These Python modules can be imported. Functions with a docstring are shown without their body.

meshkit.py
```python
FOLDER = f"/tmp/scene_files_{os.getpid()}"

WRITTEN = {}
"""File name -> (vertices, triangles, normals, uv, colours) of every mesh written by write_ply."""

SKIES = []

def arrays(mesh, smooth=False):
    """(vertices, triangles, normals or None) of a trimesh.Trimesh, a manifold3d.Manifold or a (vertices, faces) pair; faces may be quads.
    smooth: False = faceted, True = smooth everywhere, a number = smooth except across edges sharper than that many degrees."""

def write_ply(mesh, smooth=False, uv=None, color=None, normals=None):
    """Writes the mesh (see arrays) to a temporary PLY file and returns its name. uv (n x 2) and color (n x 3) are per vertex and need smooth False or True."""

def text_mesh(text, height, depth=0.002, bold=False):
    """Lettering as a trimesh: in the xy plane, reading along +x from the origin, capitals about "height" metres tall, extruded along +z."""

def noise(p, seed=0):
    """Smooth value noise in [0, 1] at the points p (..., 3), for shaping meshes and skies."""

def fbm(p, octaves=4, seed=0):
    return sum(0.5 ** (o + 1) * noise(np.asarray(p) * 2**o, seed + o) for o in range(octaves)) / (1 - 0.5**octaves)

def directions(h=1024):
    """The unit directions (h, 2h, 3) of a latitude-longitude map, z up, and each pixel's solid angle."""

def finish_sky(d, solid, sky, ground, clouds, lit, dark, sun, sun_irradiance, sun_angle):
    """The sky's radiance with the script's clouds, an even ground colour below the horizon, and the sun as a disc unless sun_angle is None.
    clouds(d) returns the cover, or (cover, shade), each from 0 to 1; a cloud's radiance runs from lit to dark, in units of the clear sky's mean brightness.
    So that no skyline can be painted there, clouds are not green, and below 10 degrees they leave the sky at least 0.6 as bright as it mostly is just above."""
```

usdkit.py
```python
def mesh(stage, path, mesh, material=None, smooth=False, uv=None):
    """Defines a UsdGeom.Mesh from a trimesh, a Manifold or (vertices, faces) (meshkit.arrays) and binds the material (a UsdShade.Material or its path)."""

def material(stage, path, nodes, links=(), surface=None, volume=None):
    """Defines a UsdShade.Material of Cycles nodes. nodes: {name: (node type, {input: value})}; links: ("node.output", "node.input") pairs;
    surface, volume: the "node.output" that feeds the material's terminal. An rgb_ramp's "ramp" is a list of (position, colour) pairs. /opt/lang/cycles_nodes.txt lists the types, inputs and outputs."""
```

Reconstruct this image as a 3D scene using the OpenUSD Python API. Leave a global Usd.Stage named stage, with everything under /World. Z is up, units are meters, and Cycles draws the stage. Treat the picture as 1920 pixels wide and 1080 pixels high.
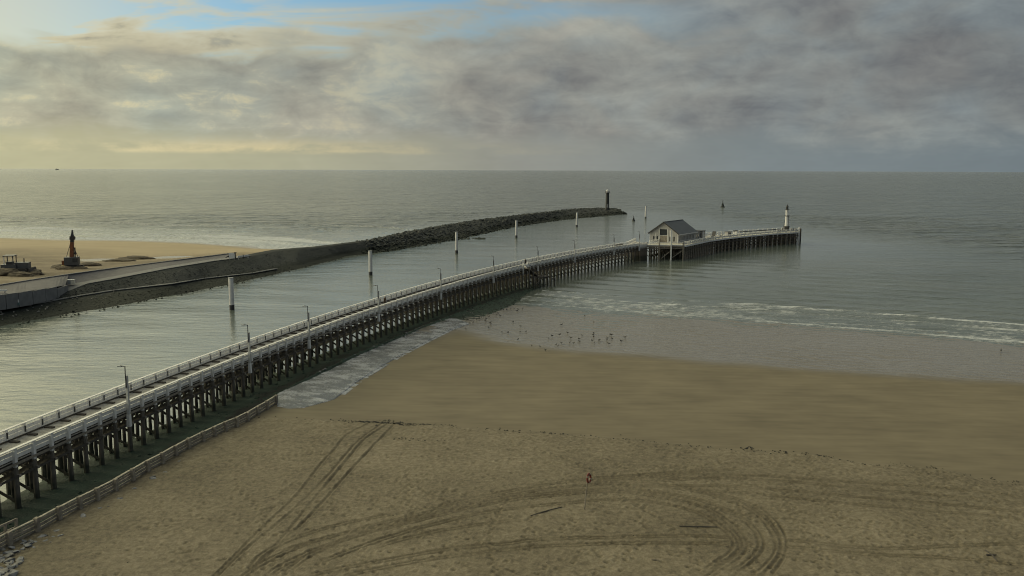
import math, random
import numpy as np, trimesh, usdkit, meshkit
from pxr import Usd, UsdGeom, UsdLux, UsdShade, Gf, Sdf, Vt
from scipy.interpolate import RBFInterpolator, CubicSpline
from scipy.spatial import cKDTree, ConvexHull
import shapely
from shapely.geometry import Polygon, LineString

random.seed(4); rng = np.random.default_rng(4)
stage = Usd.Stage.CreateInMemory()
UsdGeom.SetStageUpAxis(stage, 'Z'); UsdGeom.SetStageMetersPerUnit(stage, 1.0)
UsdGeom.Xform.Define(stage, '/World'); UsdGeom.Scope.Define(stage, '/World/Looks')

# ------------------------------------------------------------------ camera
EXPOSURE = 0.2
CAM_H, FPX, Y_HOR, ROLL = 30.0, 1663.0, 318.8, 0.0034
_p = math.atan((540 - Y_HOR) / FPX); _c = math.sqrt(1 - ROLL * ROLL)
_U0 = np.array([0, math.sin(_p), math.cos(_p)]); FWD = np.array([0, math.cos(_p), -math.sin(_p)])
RGT = _c * np.array([1, 0, 0.]) + ROLL * _U0; UPV = -ROLL * np.array([1, 0, 0.]) + _c * _U0
cam = UsdGeom.Camera.Define(stage, '/World/camera')
cam.AddTransformOp().Set(Gf.Matrix4d(*RGT, 0, *UPV, 0, *(-FWD), 0, 0, 0, CAM_H, 1))
cam.CreateHorizontalApertureAttr(36.0); cam.CreateFocalLengthAttr(36 * FPX / 1920)
cam.CreateClippingRangeAttr(Gf.Vec2f(0.5, 200000)); cam.CreateExposureAttr(EXPOSURE)

def W(px, py, z=0.0):
    """the point at height z seen at a pixel of the 1920 x 1080 photograph"""
    d = (px - 960) / FPX * RGT - (py - 540) / FPX * UPV + FWD
    return np.array([0, 0, CAM_H]) + (z - CAM_H) / d[2] * d

# ------------------------------------------------------------------ materials
class Ref(str): pass
OUT = dict(math='value', noise_texture='fac', voronoi_texture='distance', wave_texture='fac', mix_color='result', rgb_ramp='color', map_range='result',
           vector_math='vector', combine_xyz='vector', separate_xyz='z', texture_coordinate='generated', geometry='position', principled_bsdf='BSDF', bump='normal',
           sky_texture='color', background_shader='background', object_info='random', attribute='fac', mapping='vector', mix_closure='closure', fresnel='fac',
           white_noise_texture='value', clamp='result', combine_color='color')
class Graph:
    def __init__(s): s.nodes, s.links = {}, []
    def __call__(s, kind, out=None, **inp):
        name = f'{kind}_{len(s.nodes)}'; given = {}
        for k, v in inp.items():
            if isinstance(v, Ref): s.links.append((str(v), f'{name}.{k}'))
            else: given[k] = v
        s.nodes[name] = (kind, given)
        return Ref(f'{name}.{out or OUT[kind]}')
    def o(s, ref, out): return Ref(ref.split('.')[0] + '.' + out)
    def m(s, op, a, b=0.0, c=0.0, clamp=False):
        return s('math', math_type=op, value1=a, value2=b, value3=c, use_clamp=clamp)
    def mix(s, fac, a, b, blend='mix'):
        return s('mix_color', blend_type=blend, fac=fac, a=a, b=b, use_clamp_result=False)
    def rng(s, v, a, b, c=0.0, d=1.0, kind='smoothstep'):
        return s('map_range', range_type=kind, value=v, from_min=a, from_max=b, to_min=c, to_max=d, clamp=True)
    def noise(s, vec, scale, detail=4.0, rough=0.5, dist=0.0):
        return s('noise_texture', dimensions='3D', type='fBM', use_normalize=True, vector=vec, scale=scale, detail=detail, roughness=rough, distortion=dist)
    def scaled(s, vec, sx, sy, sz, rz=0.0):
        return s('mapping', mapping_type='point', vector=vec, scale=(sx, sy, sz), rotation=(0, 0, rz))
    def done(s, name, ref): return usdkit.material(stage, f'/World/Looks/{name}', s.nodes, s.links, surface=str(ref))

# ------------------------------------------------------------------ sky and sun
SUN_EL, SUN_AZ = math.radians(11), math.radians(-68)
g = Graph()
d = g('texture_coordinate'); sx = g('separate_xyz', vector=d, out='x'); dx, dy, dz = sx, g.o(sx, 'y'), g.o(sx, 'z')
zc = g.m('maximum', dz, 0.0)
el = g.m('degrees', g.m('arcsine', zc)); az = g.m('degrees', g.m('arctan2', dx, dy))
hl = g.m('sqrt', g.m('add', g.m('multiply', dx, dx), g.m('multiply', dy, dy)))
cs = g.m('divide', g.m('add', g.m('multiply', dx, math.sin(SUN_AZ)), g.m('multiply', dy, math.cos(SUN_AZ))), g.m('maximum', hl, 0.02))
inv = g.m('divide', 1.0, g.m('add', zc, 0.11))
P = g('combine_xyz', x=g.m('multiply', dx, inv), y=g.m('multiply', dy, inv), z=0.0)
V = g.scaled(d, 1.0, 1.0, 2.5)
big = g.noise(V, 3.6, 5.0, 0.5, 0.5)
mid = g.noise(g.scaled(d, 1.0, 1.0, 2.2), 8.5, 6.0, 0.52, 0.6)
fine = g.m('add', g.m('multiply', g.noise(g.scaled(d, 1.0, 1.0, 1.9), 27.0, 8.0, 0.64, 0.5), 0.6), g.m('multiply', g.noise(P, 2.2, 5.0, 0.55, 0.5), 0.4))
hue = g.noise(g.scaled(d, 1.0, 1.0, 1.8, 0.4), 9.5, 3.0, 0.5, 0.4)
clear = g('sky_texture', sky_type='single_scattering', sun_disc=False, sun_elevation=SUN_EL, sun_rotation=SUN_AZ)
t01 = g.m('multiply_add', cs, 0.5, 0.5)
def ramp(stops, fac): return g('rgb_ramp', ramp=stops, fac=fac)
K = 10.0
deck = ramp([(0.0, (.13, .145, .16)), (.43, (.172, .182, .188)), (.56, (.198, .205, .206)), (.685, (.235, .232, .218)), (.80, (.315, .310, .265)), (.895, (.41, .395, .30)), (1.0, (.60, .55, .40))], t01)
deck = g.mix(g.m('multiply', g.rng(el, 8.5, 12.5), g.rng(el, 36.0, 20.0, 0.3, 1.0)), deck, g.mix(1.0, deck, g.mix(g.rng(cs, 0.3, 0.88), (1.3, 1.32, 1.33), (4.6, 4.45, 3.9)), 'multiply'))
low = ramp([(0.0, (.12, .14, .155)), (.43, (.145, .176, .19)), (.56, (.178, .207, .212)), (.685, (.25, .255, .225)), (.80, (.37, .362, .25)), (.895, (.45, .43, .27)), (1.0, (.72, .60, .34))], t01)
glow = ramp([(0.0, (.16, .17, .17)), (.56, (.22, .222, .205)), (.70, (.36, .33, .225)), (.80, (.60, .51, .29)), (.895, (.64, .56, .33)), (1.0, (.9, .72, .38))], t01)
# modulation of the deck: large soft masses, smaller billows, darker rolls low down
modu = g.m('add', g.m('multiply', g.m('subtract', big, 0.5), 1.25), g.m('add', g.m('multiply', g.m('subtract', mid, 0.5), 1.35), g.m('multiply', g.m('subtract', fine, 0.5), 1.15)))
fac = g.m('maximum', g.m('add', 1.0, g.m('multiply', modu, 0.9)), 0.4)
deckc = g.mix(1.0, deck, g('combine_color', color_type='rgb', r=fac, g=fac, b=g.m('add', g.m('multiply', fac, 0.85), 0.15)), 'multiply')
deckc = g.mix(1.0, deckc, g('rgb_ramp', ramp=[(.32, (.94, 1.03, 1.06)), (.5, (.99, 1.02, .99)), (.68, (1.025, 1.01, .96))], fac=hue), 'multiply')
# warm light caught on cloud edges
edge = g.rng(g.m('add', g.m('multiply', mid, 0.45), g.m('multiply', fine, 0.55)), 0.525, 0.62)
edge = g.m('multiply', edge, g.rng(cs, 0.3, 0.85, 0.0, 0.75))
deckc = g.mix(edge, deckc, glow)
# strip of lit cloud close above the sea
strip = g.m('multiply', g.rng(el, 0.85, 1.15), g.rng(g.m('add', el, g.m('multiply', g.m('subtract', fine, 0.5), 1.5)), 2.1, 1.4))
strip = g.m('multiply', strip, g.rng(g.m('add', g.m('multiply', mid, 0.6), g.m('multiply', fine, 0.4)), 0.40, 0.60))
strip = g.m('multiply', strip, g.rng(cs, 0.22, 0.62))
lowc = g.mix(strip, low, glow)
lowm = g.m('add', 0.80, g.m('multiply', g.m('add', mid, fine), 0.20))
lowc = g.mix(1.0, lowc, g('combine_color', color_type='rgb', r=lowm, g=lowm, b=lowm), 'multiply')
wob = g.m('add', el, g.m('add', g.m('multiply', g.m('subtract', mid, 0.5), 3.0), g.m('multiply', g.m('subtract', fine, 0.5), 1.6)))
clouds = g.mix(g.rng(wob, 1.1, 2.9), lowc, deckc)
# where the deck breaks open: higher up, towards the sun's side
side = g.rng(cs, 0.06, 0.5, 0.0, 1.0)
hole = g.m('add', el, g.m('add', g.m('multiply', g.m('subtract', big, 0.5), -7.0), g.m('multiply', g.m('subtract', mid, 0.5), -5.0)))
opening = g.m('multiply', g.m('multiply', g.rng(hole, 6.9, 8.7), g.rng(hole, 15.0, 11.0)), side)
streak = g.noise(g.scaled(P, 0.9, 1.6, 1.0, 0.5), 1.3, 6.0, 0.55, 0.6)
opening = g.m('multiply', opening, g.rng(g.m('add', g.m('multiply', streak, .7), g.m('multiply', fine, .3)), 0.64, 0.50))
blue = g.mix(1.0, clear, (0.74, 1.0, 1.24), 'multiply')
cirrus = g.mix(g.m('multiply', g.m('maximum', g.rng(streak, 0.38, 0.58), g.rng(cs, 0.60, 0.82, 0.0, 0.75)), g.rng(cs, 0.3, 0.85, 0.35, 0.9)), blue, g.mix(1.0, glow, (9.5, 9.5, 10.0), 'multiply'))
scaledc = g.mix(1.0, clouds, (K, K, K), 'multiply')
rim = g.m('multiply', g.m('multiply', opening, g.m('subtract', 1.0, opening)), 1.3)
scaledc = g.mix(g.m('multiply', rim, side), scaledc, g.mix(1.0, glow, (10, 10, 10), 'multiply'))
skyc = g.mix(opening, scaledc, cirrus)
bg = g('background_shader', color=skyc, strength=0.1)
dome = UsdLux.DomeLight.Define(stage, '/World/sky')
UsdShade.MaterialBindingAPI.Apply(dome.GetPrim()).Bind(g.done('sky_look', bg))
sun = UsdLux.DistantLight.Define(stage, '/World/sun')
sun.CreateIntensityAttr(0.25); sun.CreateAngleAttr(12.0); sun.CreateColorAttr(Gf.Vec3f(1.0, 0.87, 0.68)); sun.GetPrim().CreateAttribute('inputs:normalize', Sdf.ValueTypeNames.Bool).Set(True)
_s = np.array([math.sin(SUN_AZ) * math.cos(SUN_EL), math.cos(SUN_AZ) * math.cos(SUN_EL), math.sin(SUN_EL)])
_x = np.cross([0, 0, 1.], _s); _x /= np.linalg.norm(_x); _y = np.cross(_s, _x)
sun.AddTransformOp().Set(Gf.Matrix4d(*_x, 0, *_y, 0, *_s, 0, 0, 0, 0, 1))
dome.GetPrim().SetCustomDataByKey('kind', 'structure')

# ------------------------------------------------------------------ scene helpers
used = {}
def numbered(path):
    n = used.get(path, -1) + 1; used[path] = n
    return path if n == 0 else f'{path}_{n:03d}'
def tag(o, label=None, cat=None, group=None, kind=None):
    for k, v in (('label', label), ('category', cat), ('group', group), ('kind', kind)):
        if v: o.SetCustomDataByKey(k, v)
    return o
def thing(name, label=None, cat=None, loc=(0, 0, 0), rz=0.0, group=None, kind=None):
    x = UsdGeom.Xform.Define(stage, numbered('/World/' + name))
    x.AddTranslateOp().Set(Gf.Vec3d(*map(float, loc))); x.AddRotateZOp().Set(float(math.degrees(rz)))
    return tag(x.GetPrim(), label, cat, group, kind)
def obj(name, mesh, mat, parent=None, smooth=False, kind=None, label=None, cat=None, group=None):
    base = str(parent.GetPath()) if parent else '/World'
    m = usdkit.mesh(stage, numbered(f'{base}/{name}'), mesh, mat, smooth=smooth)
    return tag(m.GetPrim(), label, cat, group, kind)
def primvar(prim, name, arr):
    UsdGeom.PrimvarsAPI(prim).CreatePrimvar(name, Sdf.ValueTypeNames.FloatArray, 'vertex').Set(Vt.FloatArray.FromNumpy(np.asarray(arr, np.float32)))

BOXF = np.array([[0, 2, 1], [0, 3, 2], [4, 5, 6], [4, 6, 7], [0, 1, 5], [0, 5, 4], [1, 2, 6], [1, 6, 5], [2, 3, 7], [2, 7, 6], [3, 0, 4], [3, 4, 7]])
class MB:
    def __init__(s): s.v, s.f, s.n = [], [], 0
    def add(s, v, f):
        s.v.append(np.asarray(v, float)); s.f.append(np.asarray(f) + s.n); s.n += len(v); return s
    def tm(s, t): return s.add(t.vertices, t.faces)
    def box(s, x0, y0, z0, x1, y1, z1):
        return s.add([[x0, y0, z0], [x1, y0, z0], [x1, y1, z0], [x0, y1, z0], [x0, y0, z1], [x1, y0, z1], [x1, y1, z1], [x0, y1, z1]], BOXF)
    def beam(s, a, b, w, h, up=(0, 0, 1), taper=1.0):
        a, b = np.asarray(a, float), np.asarray(b, float); t = b - a; t /= np.linalg.norm(t)
        u = np.asarray(up, float)
        if abs(t @ u) > .97: u = np.array([0, 1., 0]) if len(np.shape(up)) and tuple(up) == (0, 0, 1) else u
        sd = np.cross(t, u); sd /= np.linalg.norm(sd); u = np.cross(sd, t)
        v = []
        for p, k in ((a, 1.0), (b, taper)):
            for i, j in ((-1, -1), (1, -1), (1, 1), (-1, 1)): v.append(p + sd * i * w * k / 2 + u * j * h * k / 2)
        return s.add(v, BOXF)
    def post(s, x, y, z0, z1, w, ang=0.0, taper=1.0, dep=None):
        dep = dep or w; c_, s_ = math.cos(ang), math.sin(ang); v = []
        for z, k in ((z0, 1.0), (z1, taper)):
            for i, j in ((-1, -1), (1, -1), (1, 1), (-1, 1)):
                a, b = i * w * k / 2, j * dep * k / 2; v.append([x + a * c_ - b * s_, y + a * s_ + b * c_, z])
        return s.add(v, BOXF)
    def cyl(s, a, b, r0, r1=None, n=10):
        a, b = np.asarray(a, float), np.asarray(b, float); r1 = r0 if r1 is None else r1
        t = b - a; t /= np.linalg.norm(t); u = np.cross(t, [0, 0, 1.] if abs(t[2]) < .9 else [1., 0, 0]); u /= np.linalg.norm(u); w = np.cross(t, u)
        k = np.arange(n) * 2 * np.pi / n; ring = np.cos(k)[:, None] * u + np.sin(k)[:, None] * w
        v = np.vstack([a + r0 * ring, b + r1 * ring, [a], [b]]); i = np.arange(n); j = (i + 1) % n
        f = np.vstack([np.stack([i, j, n + j], 1), np.stack([i, n + j, n + i], 1), np.stack([j, i, np.full(n, 2 * n)], 1), np.stack([n + i, n + j, np.full(n, 2 * n + 1)], 1)])
        return s.add(v, f)
    def lathe(s, prof, loc=(0, 0, 0), n=14):
        prof = np.asarray(prof, float); k = np.arange(n) * 2 * np.pi / n; m = len(prof)
        v = np.concatenate([np.stack([r * np.cos(k), r * np.sin(k), np.full(n, z)], 1) for r, z in prof]) + np.asarray(loc)
        f = []
        for q in range(m - 1):
            for i in range(n):
                j = (i + 1) % n; a, b, c_, d_ = q * n + i, q * n + j, (q + 1) * n + j, (q + 1) * n + i
                f += [[a, b, c_], [a, c_, d_]]
        return s.add(v, f)
    def sweep(s, path, w, h):
        """rectangular bar along a horizontal-ish path, its underside on the path"""
        p = np.asarray(path, float); t = np.gradient(p, axis=0); t[:, 2] = 0; t /= np.linalg.norm(t, axis=1, keepdims=True)
        sd = np.stack([t[:, 1], -t[:, 0], 0 * t[:, 0]], 1); up = np.array([0, 0, 1.])
        v = np.stack([p - sd * w / 2, p + sd * w / 2, p + sd * w / 2 + up * h, p - sd * w / 2 + up * h], 1).reshape(-1, 3); f = []
        for i in range(len(p) - 1):
            for k in range(4):
                a, b = 4 * i + k, 4 * i + (k + 1) % 4; f += [[a, b, b + 4], [a, b + 4, a + 4]]
        e = 4 * (len(p) - 1); f += [[0, 2, 1], [0, 3, 2], [e, e + 1, e + 2], [e, e + 2, e + 3]]
        return s.add(v, f)
    def get(s): return np.vstack(s.v), np.vstack(s.f)
    def build(s, name, mat, parent=None, **k): return obj(name, s.get(), mat, parent, **k)

def grid_faces(nr, nc, keep=None):
    i, j = np.meshgrid(np.arange(nr - 1), np.arange(nc - 1), indexing='ij'); a = (i * nc + j).ravel()
    q = np.stack([a, a + 1, a + nc + 1, a + nc], 1)
    if keep is not None: q = q[keep.ravel()[q].any(1)]
    return np.vstack([q[:, [0, 1, 2]], q[:, [0, 2, 3]]])
def drop_unused(v, f, *attrs):
    u, inv = np.unique(f, return_inverse=True)
    return (v[u], inv.reshape(f.shape), *[a[u] for a in attrs])
def fbm2(x, y, scale, octaves=4, seed=0):
    return meshkit.fbm(np.stack([x / scale, y / scale, 0 * x + 0.37], -1), octaves, seed) - 0.5

# rocks: a dozen convex shapes placed many times
ROCKS = []
for k in range(14):
    r = np.random.default_rng(100 + k); pts = r.normal(size=(13, 3)); pts /= np.linalg.norm(pts, axis=1, keepdims=True); pts *= r.uniform(.75, 1.05, (13, 1)) * [1, .8, .55]
    h = trimesh.convex.convex_hull(pts); ROCKS.append((np.array(h.vertices), np.array(h.faces)))
def rocks_mesh(pos, size, seed, flat=1.0, yaw=None):
    r = np.random.default_rng(seed); b = MB()
    for i, (p, s_) in enumerate(zip(pos, np.broadcast_to(size, (len(pos),)))):
        v, f = ROCKS[r.integers(len(ROCKS))]; a = r.uniform(0, 6.28) if yaw is None else yaw + r.normal(0, .15); c_, q = math.cos(a), math.sin(a); tl = r.normal(0, .16, 2)
        w = v * [1, 1, flat] * s_ * r.uniform(.8, 1.2, 3); w = w @ np.array([[c_, q, 0], [-q, c_, 0], [0, 0, 1]])
        w[:, 2] += w[:, 0] * tl[0] + w[:, 1] * tl[1]; b.add(w + p, f)
    return b

def simple(name, col, rough=0.7, var=0.25, scale=1.0, bump=0.0, bscale=None, spec=0.4, col2=None, metal=0.0, detail=5.0):
    g = Graph(); pos = g('geometry'); n = g.noise(pos, scale, detail, 0.6)
    c2 = col2 or tuple(c_ * (1 - var) for c_ in col); c1 = tuple(min(1, c_ * (1 + var)) for c_ in col) if col2 is None else col
    colr = g('rgb_ramp', ramp=[(.3, c2), (.7, c1)], fac=n)
    kw = {}
    if bump:
        kw['normal'] = g('bump', height=g.noise(pos, bscale or scale * 4, 6.0, 0.6), strength=1.0, distance=bump)
    return g.done(name, g('principled_bsdf', base_color=colr, roughness=rough, specular_ior_level=spec, metallic=metal, **kw))

# weathered white paint: grey grime in streaks, some bare wood
g = Graph(); pos = g('geometry'); n1 = g.noise(g.scaled(pos, 1, 1, .35), 3.0, 6.0, .65); n2 = g.noise(pos, .25, 3.0)
c = g('rgb_ramp', ramp=[(.28, (.30, .285, .25)), (.40, (.60, .59, .56)), (.62, (.76, .76, .735)), (.8, (.82, .82, .80))], fac=g.m('add', g.m('multiply', n1, .75), g.m('multiply', n2, .25)))
WHITE_PAINT = g.done('weathered_white_paint', g('principled_bsdf', base_color=c, roughness=.6, specular_ior_level=.35, normal=g('bump', height=n1, distance=.01)))
# pile timber: brown black, weed-green and barnacled towards the water
g = Graph(); pos = g('geometry'); z = g('separate_xyz', vector=pos, out='z'); n1 = g.noise(g.scaled(pos, 1, 1, .2), 5.0, 6.0, .65); n2 = g.noise(pos, 1.3, 4.0)
dry = g('rgb_ramp', ramp=[(.3, (.07, .062, .052)), (.55, (.14, .124, .102)), (.8, (.23, .21, .175))], fac=n1)
weed = g('rgb_ramp', ramp=[(.3, (.026, .030, .023)), (.6, (.055, .056, .043)), (.85, (.16, .155, .135))], fac=n2)
c = g.mix(g.rng(g.m('add', z, g.m('multiply', n2, 1.4)), 3.0, 1.9), dry, weed)
PILE = g.done('tarred_pile_timber', g('principled_bsdf', base_color=c, roughness=.7, specular_ior_level=.3, normal=g('bump', height=n1, distance=.02)))
GREY_WOOD = simple('grey_weathered_timber', (.23, .205, .165), .8, .4, 2.5, .01, 14)
DECK = simple('deck_timber', (.46, .44, .38), .75, .35, 1.6, .008, 16)
PALEWOOD = simple('bleached_timber', (.36, .33, .265), .8, .3, 2.5, .01, 14)
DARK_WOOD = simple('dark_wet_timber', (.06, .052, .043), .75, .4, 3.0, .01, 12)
DARK_STEEL = simple('dark_steel', (.035, .036, .038), .55, .3, 4.0)
GALV = simple('galvanised_steel', (.28, .29, .29), .5, .2, 3.0, metal=.3)
CONCRETE = simple('grey_concrete', (.125, .178, .178), .85, .22, .6, .01, 6)
PALE_CONCRETE = simple('pale_concrete', (.165, .166, .165), .85, .18, .8, .01, 6)
WALK = simple('promenade_asphalt', (.105, .101, .106), .9, .15, .5, .005, 10)

# ------------------------------------------------------------------ outlines of the place (plan)
near_px = [(0, 854), (235, 755), (430, 675.6), (569, 623), (660, 592), (709, 576), (860, 527.6), (910, 513.5), (965, 500), (1100, 471.3), (1185, 457.5)]
_np = np.array([W(*q, 6.1)[:2] for q in near_px]); _co = np.polyfit(_np[:, 1], _np[:, 0], 4)
ys = np.linspace(52, 294.5, 1200); _pts = np.stack([np.polyval(_co, ys), ys], 1)
_pts[:, 0] = np.where(ys < 66, np.polyval(_co, 66) + (ys - 66) * np.polyval(np.polyder(_co), 66), _pts[:, 0])
_s = np.concatenate([[0], np.cumsum(np.linalg.norm(np.diff(_pts, axis=0), axis=1))])
PIER_LEN = _s[-1]; PIER_W = 4.9; DK = 5.0; RAILZ = 6.1
def pier_at(s, off=0.0, z=0.0):
    """a point s metres along the jetty's beach-side edge, off metres towards the channel"""
    x, y = np.interp(s, _s, _pts[:, 0]), np.interp(s, _s, _pts[:, 1]); e = .5
    tx, ty = np.interp(s + e, _s, _pts[:, 0]) - np.interp(s - e, _s, _pts[:, 0]), np.interp(s + e, _s, _pts[:, 1]) - np.interp(s - e, _s, _pts[:, 1])
    l = np.hypot(tx, ty); return np.array([x - ty / l * off, y + tx / l * off, z])
def pier_heading(s): a, b = pier_at(s - .5), pier_at(s + .5); return math.atan2(b[1] - a[1], b[0] - a[0])
def pier_path(s0, s1, off, z, step=2.0): return np.array([pier_at(s, off, z) for s in np.arange(s0, s1 + step / 2, step)])

head_near = np.array([W(1213, 454, 6.1)[:2], W(1283, 454.2, 6.1)[:2], (71.6, 321.5), (80.5, 333.0), (92, 345.6), (104.7, 357.4), (119.5, 368.5)])

fence_px = [(-60, 1066), (-20, 1044), (18, 1023), (70, 997), (111, 974), (150, 954), (182.6, 938), (217, 920), (249, 901), (277, 884), (305, 869), (330, 854), (354, 841), (381, 827.5), (402, 817.5), (423, 808), (444, 799.5), (464.5, 789.5), (483, 778), (501, 768), (518, 757)]
sand = [(px, 1080, 3.05) for px in range(0, 1921, 240)] + [(-200, 1200, 3.3), (400, 1300, 3.4), (1000, 1300, 3.5), (1700, 1300, 3.5), (2300, 1150, 3.3)]
sand += [(480, 785, 2.3), (700, 793, 2.3), (1000, 810, 2.3), (1160, 822, 2.3), (1400, 845, 2.3), (1650, 868, 2.3), (1900, 905, 2.3), (2200, 960, 2.35)]
sand += [(860, 622, .38), (1200, 662, .36), (1500, 692, .36), (1900, 718, .36), (2250, 745, .36)]
WATERLINE = [(1000, 574), (1200, 590), (1400, 604), (1650, 624), (1920, 648), (2250, 682)]
sand += [(a, b, 0.0) for a, b in WATERLINE] + [(1030, 528, -1.1), (1400, 540, -1.1), (1920, 572, -1.1), (2300, 600, -1.1)]
sand += [(630, 755, 1.75), (700, 700, 1.25), (770, 660, .95), (850, 620, .5), (960, 574, .05)]
sand += [(a, b, zz) for (a, b), zz in zip(fence_px, np.linspace(2.85, 2.05, len(fence_px)))]
_sp = np.array([W(*q) for q in sand]); _rbf = RBFInterpolator(_sp[:, :2], _sp[:, 2], kernel='thin_plate_spline', smoothing=.6)
def h_sand(x, y):
    x, y = np.asarray(x, float), np.asarray(y, float); return _rbf(np.stack([x.ravel(), y.ravel()], 1)).reshape(x.shape)
def on_sand(px, py, dz=0.0):
    z = 2.0
    for _ in range(6): p = W(px, py, z); z = float(h_sand(p[0], p[1]))
    return W(px, py, z) + [0, 0, dz]
wrack_px = [(250, 775), (480, 783), (600, 787), (700, 792), (760, 795), (1000, 810), (1160, 822), (1290, 836), (1400, 845), (1510, 849), (1600, 866), (1650, 872), (1700, 871), (1790, 884), (1830, 895), (1920, 906), (2300, 960)]
WRACK = np.array([on_sand(*q)[:2] for q in wrack_px])
SHORE = np.array([W(*q)[:2] for q in WATERLINE])
def signed_side(P2, line, ext=400):
    """distance to a polyline, positive on the far (sea) side"""
    a, b = line[0] - (line[1] - line[0]) / np.linalg.norm(line[1] - line[0]) * ext, line[-1] + (line[-1] - line[-2]) / np.linalg.norm(line[-1] - line[-2]) * ext
    L = np.vstack([a, line, b]); dense = np.vstack([np.linspace(L[i], L[i + 1], max(2, int(np.linalg.norm(L[i + 1] - L[i]) / .25))) for i in range(len(L) - 1)])
    t = np.gradient(dense, axis=0); dd, k = cKDTree(dense).query(P2); v = P2 - dense[k]
    return dd * np.sign(t[k, 0] * v[:, 1] - t[k, 1] * v[:, 0])
dam_water = [(-160, 648), (-60, 632), (0, 620), (100, 598), (200, 582), (300, 560), (400, 543), (500, 520), (550, 508), (620, 492), (650, 482), (700, 475), (740, 470), (800, 460), (850, 452), (900, 441), (960, 428), (1000, 421), (1060, 413), (1100, 409), (1160, 403.5), (1176, 402)]
west_line = [(-300, 434), (-150, 438), (0, 443), (60, 446), (130, 449), (250, 450.5), (400, 457), (470, 462), (500, 465.5)]
WEST = np.array([W(*q)[:2] for q in west_line])

# ------------------------------------------------------------------ the sea
az_ = np.radians(np.linspace(-50, 50, 820)); inv_ = 1 / np.concatenate([1 / np.linspace(1 / 48., 1 / 365., 500), np.arange(366.5, 640, 1.4), np.geomspace(645., 90000., 80)]); dist_ = 1 / inv_
A_, D_ = np.meshgrid(az_, dist_); SX, SY = D_ * np.sin(A_), D_ * np.cos(A_); P2 = np.stack([SX.ravel(), SY.ravel()], 1)
DS = signed_side(P2, SHORE, 3000).reshape(SX.shape); DW = signed_side(P2, WEST, 3000).reshape(SX.shape)
pier_axis = pier_path(0, PIER_LEN, 2.4, 0)[:, :2]
_chan = Polygon([W(*q)[:2] for q in dam_water] + [tuple(np.array(head_near[-1]) + (0, 8))] + [tuple(p) for p in pier_axis[::-1]] + [(-46, 40), (-100, 60)])
_chan = _chan.buffer(9); shapely.prepare(_chan); INCH = shapely.contains_xy(_chan, SX, SY)
dch = shapely.distance(shapely.points(P2[:, 0], P2[:, 1]), _chan).reshape(SX.shape)
nz1, nz2, nz3 = fbm2(SX, SY, 60., 3, 1), fbm2(SX, SY, 14., 4, 2), fbm2(SX, SY * 1.0, 5., 4, 3)
west_side = (DW < 260) & ~INCH & (SX < -20) & (SY > 250)
right_side = ~INCH & (dch > 0) & (DS < 160) & (SX > -12 + 0 * SY) & (SY < 420)
calm = np.clip(1 - dch / 25., 0, 1)
calm = np.maximum(calm, np.where(right_side, np.clip(1 - (DS - 40) / 130., 0, .75), 0)); far = np.clip(D_ / 500., 0, 1)
_hl = LineString(head_near); shapely.prepare(_hl); dhead = shapely.distance(shapely.points(P2[:, 0], P2[:, 1]), _hl).reshape(SX.shape)
_t = np.clip(dch / 90., 0, 1); _t = _t * _t * (3 - 2 * _t); _in = .09 + .34 * np.clip((D_ - 330) / 220., 0, 1)
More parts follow.
